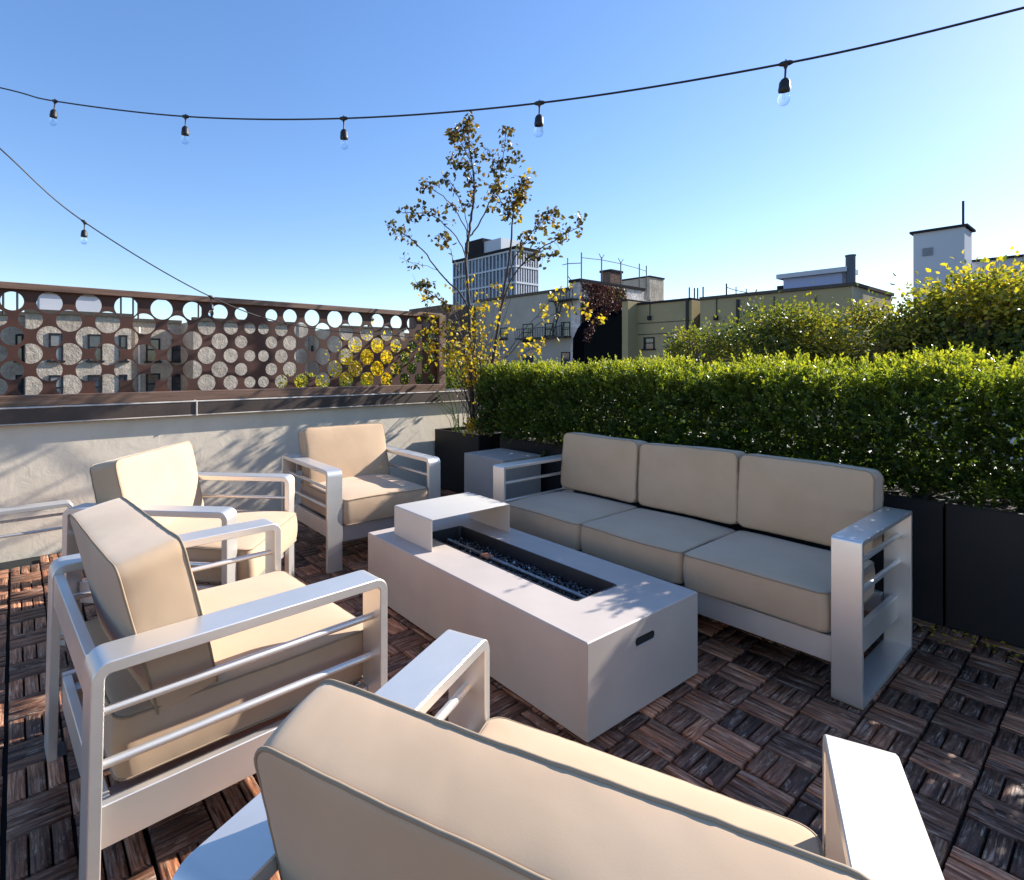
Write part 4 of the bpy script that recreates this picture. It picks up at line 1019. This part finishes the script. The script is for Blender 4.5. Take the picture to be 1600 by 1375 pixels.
    V_ = [(u_, va_, z_) for u_, z_ in q]+[(u_, vc-.05, z_) for u_, z_ in q]; n_ = len(q)
    b.add(V_, [tuple(range(n_)), tuple(range(2*n_-1, n_-1, -1))]+[(i, (i+1) % n_, n_+(i+1) % n_, n_+i) for i in range(n_)]); b.build('shadow_mass', 'painted_shadow', r, smooth=False)
    EC = []  # added dark leaves roughen the edge of the shadow mass
    for i in range(1, n_-2):
        for _ in range(150):
            t_ = rng.random(); a_, b_ = q[i], q[i+1]; EC.append((a_[0]+(b_[0]-a_[0])*t_+rng.normal()*.22, va_-.05-.2*rng.random(), a_[1]+(b_[1]-a_[1])*t_+rng.normal()*.25-.1))
    leaves('dark_vine', np.array(EC), rng.normal(size=(len(EC), 3))+[0, -.4, -.8], .26, 'vine_leaf', rng.random(len(EC))*.25, r, aspect=.7)
    # ivy
    n = 5200; C = []
    uA = onV(907, vc)[0]; uB = onV(976, vc)[0]
    zt_, zl_ = zi, zat(520, Yc)
    while len(C) < n:
        s_ = rng.random(); t_ = rng.random(); u_ = uA+(uB-uA)*s_
        dens = mnoise.noise(Vector((u_*.9, t_*2.5, 3)))*.9+.78-abs(s_-.45)*1.3-max(0, t_-.80)*2
        z_ = zt_+(zl_-zt_)*t_
        if rng.random() < dens: C.append((u_, vc-.05-.22*rng.random(), z_, s_))
    C = np.array(C); rn = np.clip(C[:, 3]*.9+rng.normal(size=n)*.15, 0, 1)
    leaves('ivy', C[:, :3], np.stack([rng.normal(size=n)*.4, -.5+rng.normal(size=n)*.3, -1+rng.normal(size=n)*.3], 1), .26, 'vine_leaf', rn, r, aspect=.7)
ivy_building()

# --- tan building
def tan_building():
    r = bldg('tan_building', 'long olive tan stucco building with flat roof behind the hedge, stepped roofline')
    U = 36.0; v0, Y0 = onU(1333, U); va, Ya = onU(1094, U); vb, Yb = onU(1081, U); ve, Ye = onU(996, U); vf, Yf = onU(972, U-1.2)
    z1 = zat(447, Y0); z2 = zat(475.5, onU(1009, U)[1]); z2b = zat(475.0, onU(985, U)[1])
    ue, _ = onV(1393, v0)
    b = MB(); uvbox(b, U, U+5, v0+.05, va, GZ, z1); uvbox(b, U+1.5, U+6, va, vb, GZ, z2-.6); uvbox(b, U, U+6, vb, ve, GZ, z2); uvbox(b, U-1.2, U+4, ve, vf, GZ, z2b+.1); wallpart(b, 'tan_stucco', r)
    b = MB(); uvbox(b, U-.02, ue, v0, v0+.05, GZ, z1+.01); wallpart(b, 'tan_stucco_end', r, 'end_wall')
    b = MB(); uvbox(b, U+5.01, ue, v0+.06, va, GZ, z1-.02); wallpart(b, 'tan_stucco_end', r, 'rear_wing')
    b = MB(); uvbox(b, U-.12, ue+.1, v0-.12, va, z1+.012, z1+.2); b.build('roof', 'roof_trim', r, smooth=False)
    b = MB(); uvbox(b, U-.12, U+6, vb, ve-.02, z2+.002, z2+.15); b.build('coping', 'dark_trim', r, smooth=False); b = MB(); uvbox(b, U-1.35, U+4, ve, vf, z2b+.102, z2b+.22); b.build('coping', 'dark_trim', r, smooth=False)
    for py in (503, 521):
        b = MB(); z_ = zat(py, onU(1040, U)[1]); uvbox(b, U-.025, U, vb+.02, ve-.02, z_-.03, z_+.03); b.build('joint_line', 'roof_trim', r, smooth=False)
    for px in (1016, 1120, 1210, 1275):
        v_, Y_ = onU(px, U); b = MB(); z_ = zat(497, Y_); b.box((U-.12, v_, z_), (.25, .22, .30), ch=.02); b.tube([(U-.05, v_, z_+.15), (U-.05, v_, z_+1.3)], .025, 5); b.build('wall_lamp', 'dark_trim', r)
    for px in (1074, 1153): 
        v_, Y_ = onU(px, U-.05); b = MB(); b.tube([(U-.08, v_, GZ), (U-.08, v_, zat(468, Y_))], .09, 6); b.build('drain_pipe', 'fire_steel', r)
    for a, w_, y0, y1 in ((1006, 17, 527, 545), (1043, 18, 526, 548), (1110, 18, 540, 560)): window_U(r, a, a+w_, y0, y1, U, 'window_shade' if a == 1043 else 'window_glass')
    # lavender roof shed with flue
    s = bldg('roof_shed', 'lavender blue panelled roof shed with an overhanging edge on the tan building', 'roof shed')
    Us = U+2.5; va_, Ya_ = onU(1224, Us); vb_, Yb_ = onU(1316, Us); zr = zat(425.5, Yb_); u2, _ = onV(1330, vb_)
    b = MB(); uvbox(b, Us, u2, vb_, va_, z1, zr); wallpart(b, 'lavender_panel', s)
    b = MB(); uvbox(b, Us+.3, u2+.03, vb_-.04, vb_-.002, z1, zr-.05); wallpart(b, 'cream_brick', s, 'end_wall')
    b = MB(); uvbox(b, Us-.3, u2+.2, vb_-.3, va_+.3, zr+.002, zr+.28); b.build('roof', 'white_panel', s, smooth=False)
    b = MB(); v1_, _ = onU(1214, Us); v2_, Y2_ = onU(1223, Us); uvbox(b, Us, Us+1, v2_, v1_, z1, zat(446, Y2_)); b.build('vent_box', 'dark_trim', s, smooth=False)
    f = empty('roof_flue', uvw(Us, onU(1329, Us)[0], z1-.5), AU, 'tall dark metal flue pipe at the end of the lavender roof shed', 'chimney pipe')
    b = MB(); Yf_ = onU(1329, Us)[1]; hgt = zat(400, Yf_)-z1+.5; b.tube([(0, 0, 0), (0, 0, hgt)], .24, 14); b.tube([(0, 0, hgt-.02), (0, 0, hgt+.06)], .27, 14); b.build('pipe', 'flue', f)
    # rods on the roof
    t = empty('roof_rods', uvw(U+3, onU(1088, U)[0], z2-.7), AU, 'four thin steel rods standing in the roofline gap of the tan building', 'rods')
    b = MB()
    for px, pt in ((1077, 449), (1085, 450), (1090, 450), (1098.5, 448)):
        v_, Y_ = onU(px, U+3); b.tube([(0, v_-onU(1088, U)[0], 0), (0, v_-onU(1088, U)[0], zat(pt, Y_)-z2+.7)], .05, 5)
    b.build('rod', 'fire_steel', t)
    t = empty('roof_railing', uvw(U+2, onU(1135, U)[0], z1), AU, 'low wire railing on the tan roof left of the lavender shed', 'railing')
    b = MB(); tp = []
    for px, pt in ((1135, 443), (1150, 448), (1166, 451), (1181, 454)):
        v_, Y_ = onU(px, U+2); q = v_-onU(1135, U)[0]; zt_ = zat(pt, Y_)-z1; b.tube([(0, q, 0), (0, q, zt_)], .05 if px == 1135 else .03, 5); tp.append((0, q, zt_-.25))
    b.tube(tp, .025, 5); b.build('railing_frame', 'fire_steel', t)
simple('flue', (.06, .075, .10), .5)
tan_building()

# --- white tower at right
def white_buildings():
    r = bldg('white_block', 'tall white windowless block with a small grey vent and antenna mast at the right')
    U = 42.0; vl, Yl = onU(1427, U); vr, Yr = onU(1507, U); zr = zat(354, Yr); u2, _ = onV(1518.5, vr)
    b = MB(); uvbox(b, U, u2, vr, vl, GZ, zr); wallpart(b, 'white_panel', r)
    b = MB(); uvbox(b, U-.15, u2+.15, vr-.15, vl+.15, zr+.002, zr+.13); b.build('coping', 'dark_trim', r, smooth=False)
    va, Ya = onU(1441.5, U); vb, Yb = onU(1457.5, U); b = MB(); uvbox(b, U-.06, U+.1, vb, va, zat(400.5, Ya), zat(388.5, Ya)); b.build('vent', 'vent_grey', r, smooth=False)
    v_, Y_ = onU(1505, U+.5); b = MB(); b.tube([(U+.5, v_, zr), (U+.5, v_, zat(314, Y_))], .06, 6); b.build('antenna', 'fire_steel', r)
    s = bldg('white_wing', 'lower white building with dark strip windows beside the white block at the right edge')
    U2 = u2+.5; vl, Yl = onU(1517, U2); vr, Yr = onU(1900, U2); zr = zat(402, onU(1590, U2)[1])
    b = MB(); uvbox(b, U2, U2+14, vr, vl, GZ, zr); wallpart(b, 'white_panel', s)
    b = MB(); uvbox(b, U2-.15, U2+14, vr, vl, zr+.002, zr+.12); b.build('coping', 'dark_trim', s, smooth=False)
    for a, c_ in ((1522, 1546), (1550, 1576), (1580, 1606)):
        window_U(s, a, c_, 441, 457, U2)
simple('vent_grey', (.20, .21, .23), .7)
white_buildings()

# --- far glass tower
def tower():
    r = bldg('glass_tower', 'far glass apartment tower with white frames behind the small tree')
    U = 190.0; vr, Yr = onU(806, U); vl, Yl = onU(709, U); zr = zat(401, (Yr+Yl)/2); u2, Y2 = onV(840, vr); fl = (zat(401, Yr)-zat(423, Yr))
    b = MB(); uvbox(b, U, u2, vr, vl, GZ, zr); wallpart(b, 'tower_glass', r, 'glass_face')
    f = MB(); nb = 18
    for k in range(nb+1):
        v_ = vr+(vl-vr)*k/nb; uvbox(f, U-.5, U, v_-.28, v_+.28, GZ, zr)
    nb2 = 9
    for k in range(nb2+1):
        u_ = U+(u2-U)*k/nb2; uvbox(f, u_-.3, u_+.3, vr-.5, vr, GZ, zr)
    for k in range(12):
        z_ = zr-k*fl*1.15; uvbox(f, U-.7, U-.02, vr-.02, vl, z_-.9, z_); uvbox(f, U-.71, u2, vr-.7, vr-.03, z_-.91, z_+.01)
    f.build('frame_grid', 'tower_frame', r, smooth=False)
    b = MB(); va = onU(785, U+6)[0]; vb = onU(728, U+6)[0]; z2 = zat(372, onU(760, U)[1]); uvbox(b, U+5, U+22, va, vb, zr, z2); b.build('penthouse', 'tower_frame', r, smooth=False)
    b = MB(); uvbox(b, U+4, U+16, onU(745, U)[0], onU(733, U)[0]+8, zr, z2+2.0); uvbox(b, U-1.2, u2+1, vr-1.2, vl, zr+.05, zr+1.3); b.build('roof_plant', 'dark_trim', r, smooth=False)
m, nt, N, L, b = nodes('tower_glass')
t = tex(N, L, 'voronoi', .22, mscale=(1, 1, .8)); r = ramp(N, [(0, (.02, .03, .05)), (.6, (.05, .07, .11)), (1, (.16, .19, .25))]); L.new(t.outputs['Color'], r.inputs[0]); L.new(r.outputs[0], b.inputs['Base Color']); b.inputs['Roughness'].default_value = .15
tower()

# ------------------------------------------------------------------ street trees
def tree(name, label, ctr, rad, n, mat, size, rlo=0, rhi=1, ncl=60, group=None, cat='tree', sprig=True, bark='bark', warm_top=.0):
    ctr = Vector(ctr); base = Vector((ctr.x, ctr.y, GZ+.2))
    root = empty(name, base, 0, label, cat, group); cz = ctr.z-base.z; rx, ry, rz_ = rad
    T = MB(); T.tube([(0, 0, 0), (.05, .02, cz*.45), (0, 0, cz-rz_*.4)], [.16, .12, .08], 8)
    cl = []
    for k in range(ncl):
        d = Vector(rng.normal(size=3)).normalized(); q = rng.uniform(.45, 1.0)**.5
        p = Vector((d.x*rx*q, d.y*ry*q, d.z*rz_*q*(1 if d.z > 0 else .8)+cz)); cl.append(p)
        if k % 2 == 0:
            s0 = Vector((0, 0, cz-rz_*rng.uniform(.3, .8))); T.tube([s0, s0.lerp(p, .5)+Vector((0, 0, -.1)), p], [.05, .03, .008], 5)
    T.build('trunk', bark, root)
    per = n//ncl; C = []; R = []; Dd = []
    for p in cl:
        sc = min(rx, rz_)*rng.uniform(.16, .34)
        q = rng.normal(size=(per, 3))*sc*[1, 1, .8]; C.append(q+np.array(p)); 
        b0 = rng.uniform(rlo, rhi); R.append(np.clip(b0+rng.normal(size=per)*.14+warm_top*(p.z-cz)/rz_, 0, 1)); Dd.append(rng.normal(size=(per, 3))+q/sc*.8+[0, 0, .3])
    leaves('crown', np.concatenate(C), np.concatenate(Dd), size*rng.uniform(.7, 1.2, per*ncl), mat, np.concatenate(R), root, aspect=.6)
    return root
def at(px, py, Y): return ray(px, py, Y)
TG = 'trees beyond the hedge'
tree('street_tree', 'bushy green tree top directly behind the middle of the hedge, below the tan roof', at(1215, 545, 8.6), (.85, .8, .62), 9000, 'street_leaf', .060, .1, .8, 70, TG)
tree('street_tree', 'small olive tree top at the left end of the tree tops', at(1092, 556, 8.8), (.38, .5, .42), 3200, 'street_leaf', .055, .3, .8, 34, TG)
tree('street_tree', 'wide green tree top below the corner of the tan building', at(1340, 545, 8.2), (.95, .8, .58), 9000, 'street_leaf', .060, .1, .85, 70, TG, warm_top=.15)
tree('street_tree', 'tall tree with golden yellow upper leaves in front of the white block at the right', at(1535, 525, 7.6), (.95, .8, .74), 11000, 'golden_leaf', .080, .0, .6, 80, TG, warm_top=.5)
tree('street_tree', 'dark green tree top left of the golden tree', at(1445, 560, 8.0), (.6, .7, .5), 6000, 'street_leaf', .06, .0, .45, 50, TG)
tree('street_tree', 'golden tree top cut off by the right edge of the view', at(1680, 520, 7.4), (.9, .8, .75), 7000, 'golden_leaf', .08, .0, .6, 60, TG, warm_top=.5)
TS = 'trees behind the screen'
tree('ginkgo_tree', 'bright yellow ginkgo tree glowing through the right part of the screen holes', at(590, 600, 17), (1.15, 1.0, 1.2), 9000, 'ginkgo_leaf', .11, .4, 1, 60, TS)
tree('ginkgo_tree', 'second yellow tree low behind the middle of the screen', at(478, 630, 18), (.9, 1.0, .7), 5000, 'golden_leaf', .11, .4, 1, 40, TS)
tree('shade_tree', 'dull green tree behind the right end of the screen by the wooden post', at(665, 590, 13), (.75, .9, .8), 6000, 'street_leaf', .08, .0, .5, 45, TS)
tree('shade_tree', 'green tree below the yellow ginkgo behind the screen', at(545, 640, 15), (1.3, .9, .65), 6000, 'street_leaf', .09, .1, .7, 45, TS)
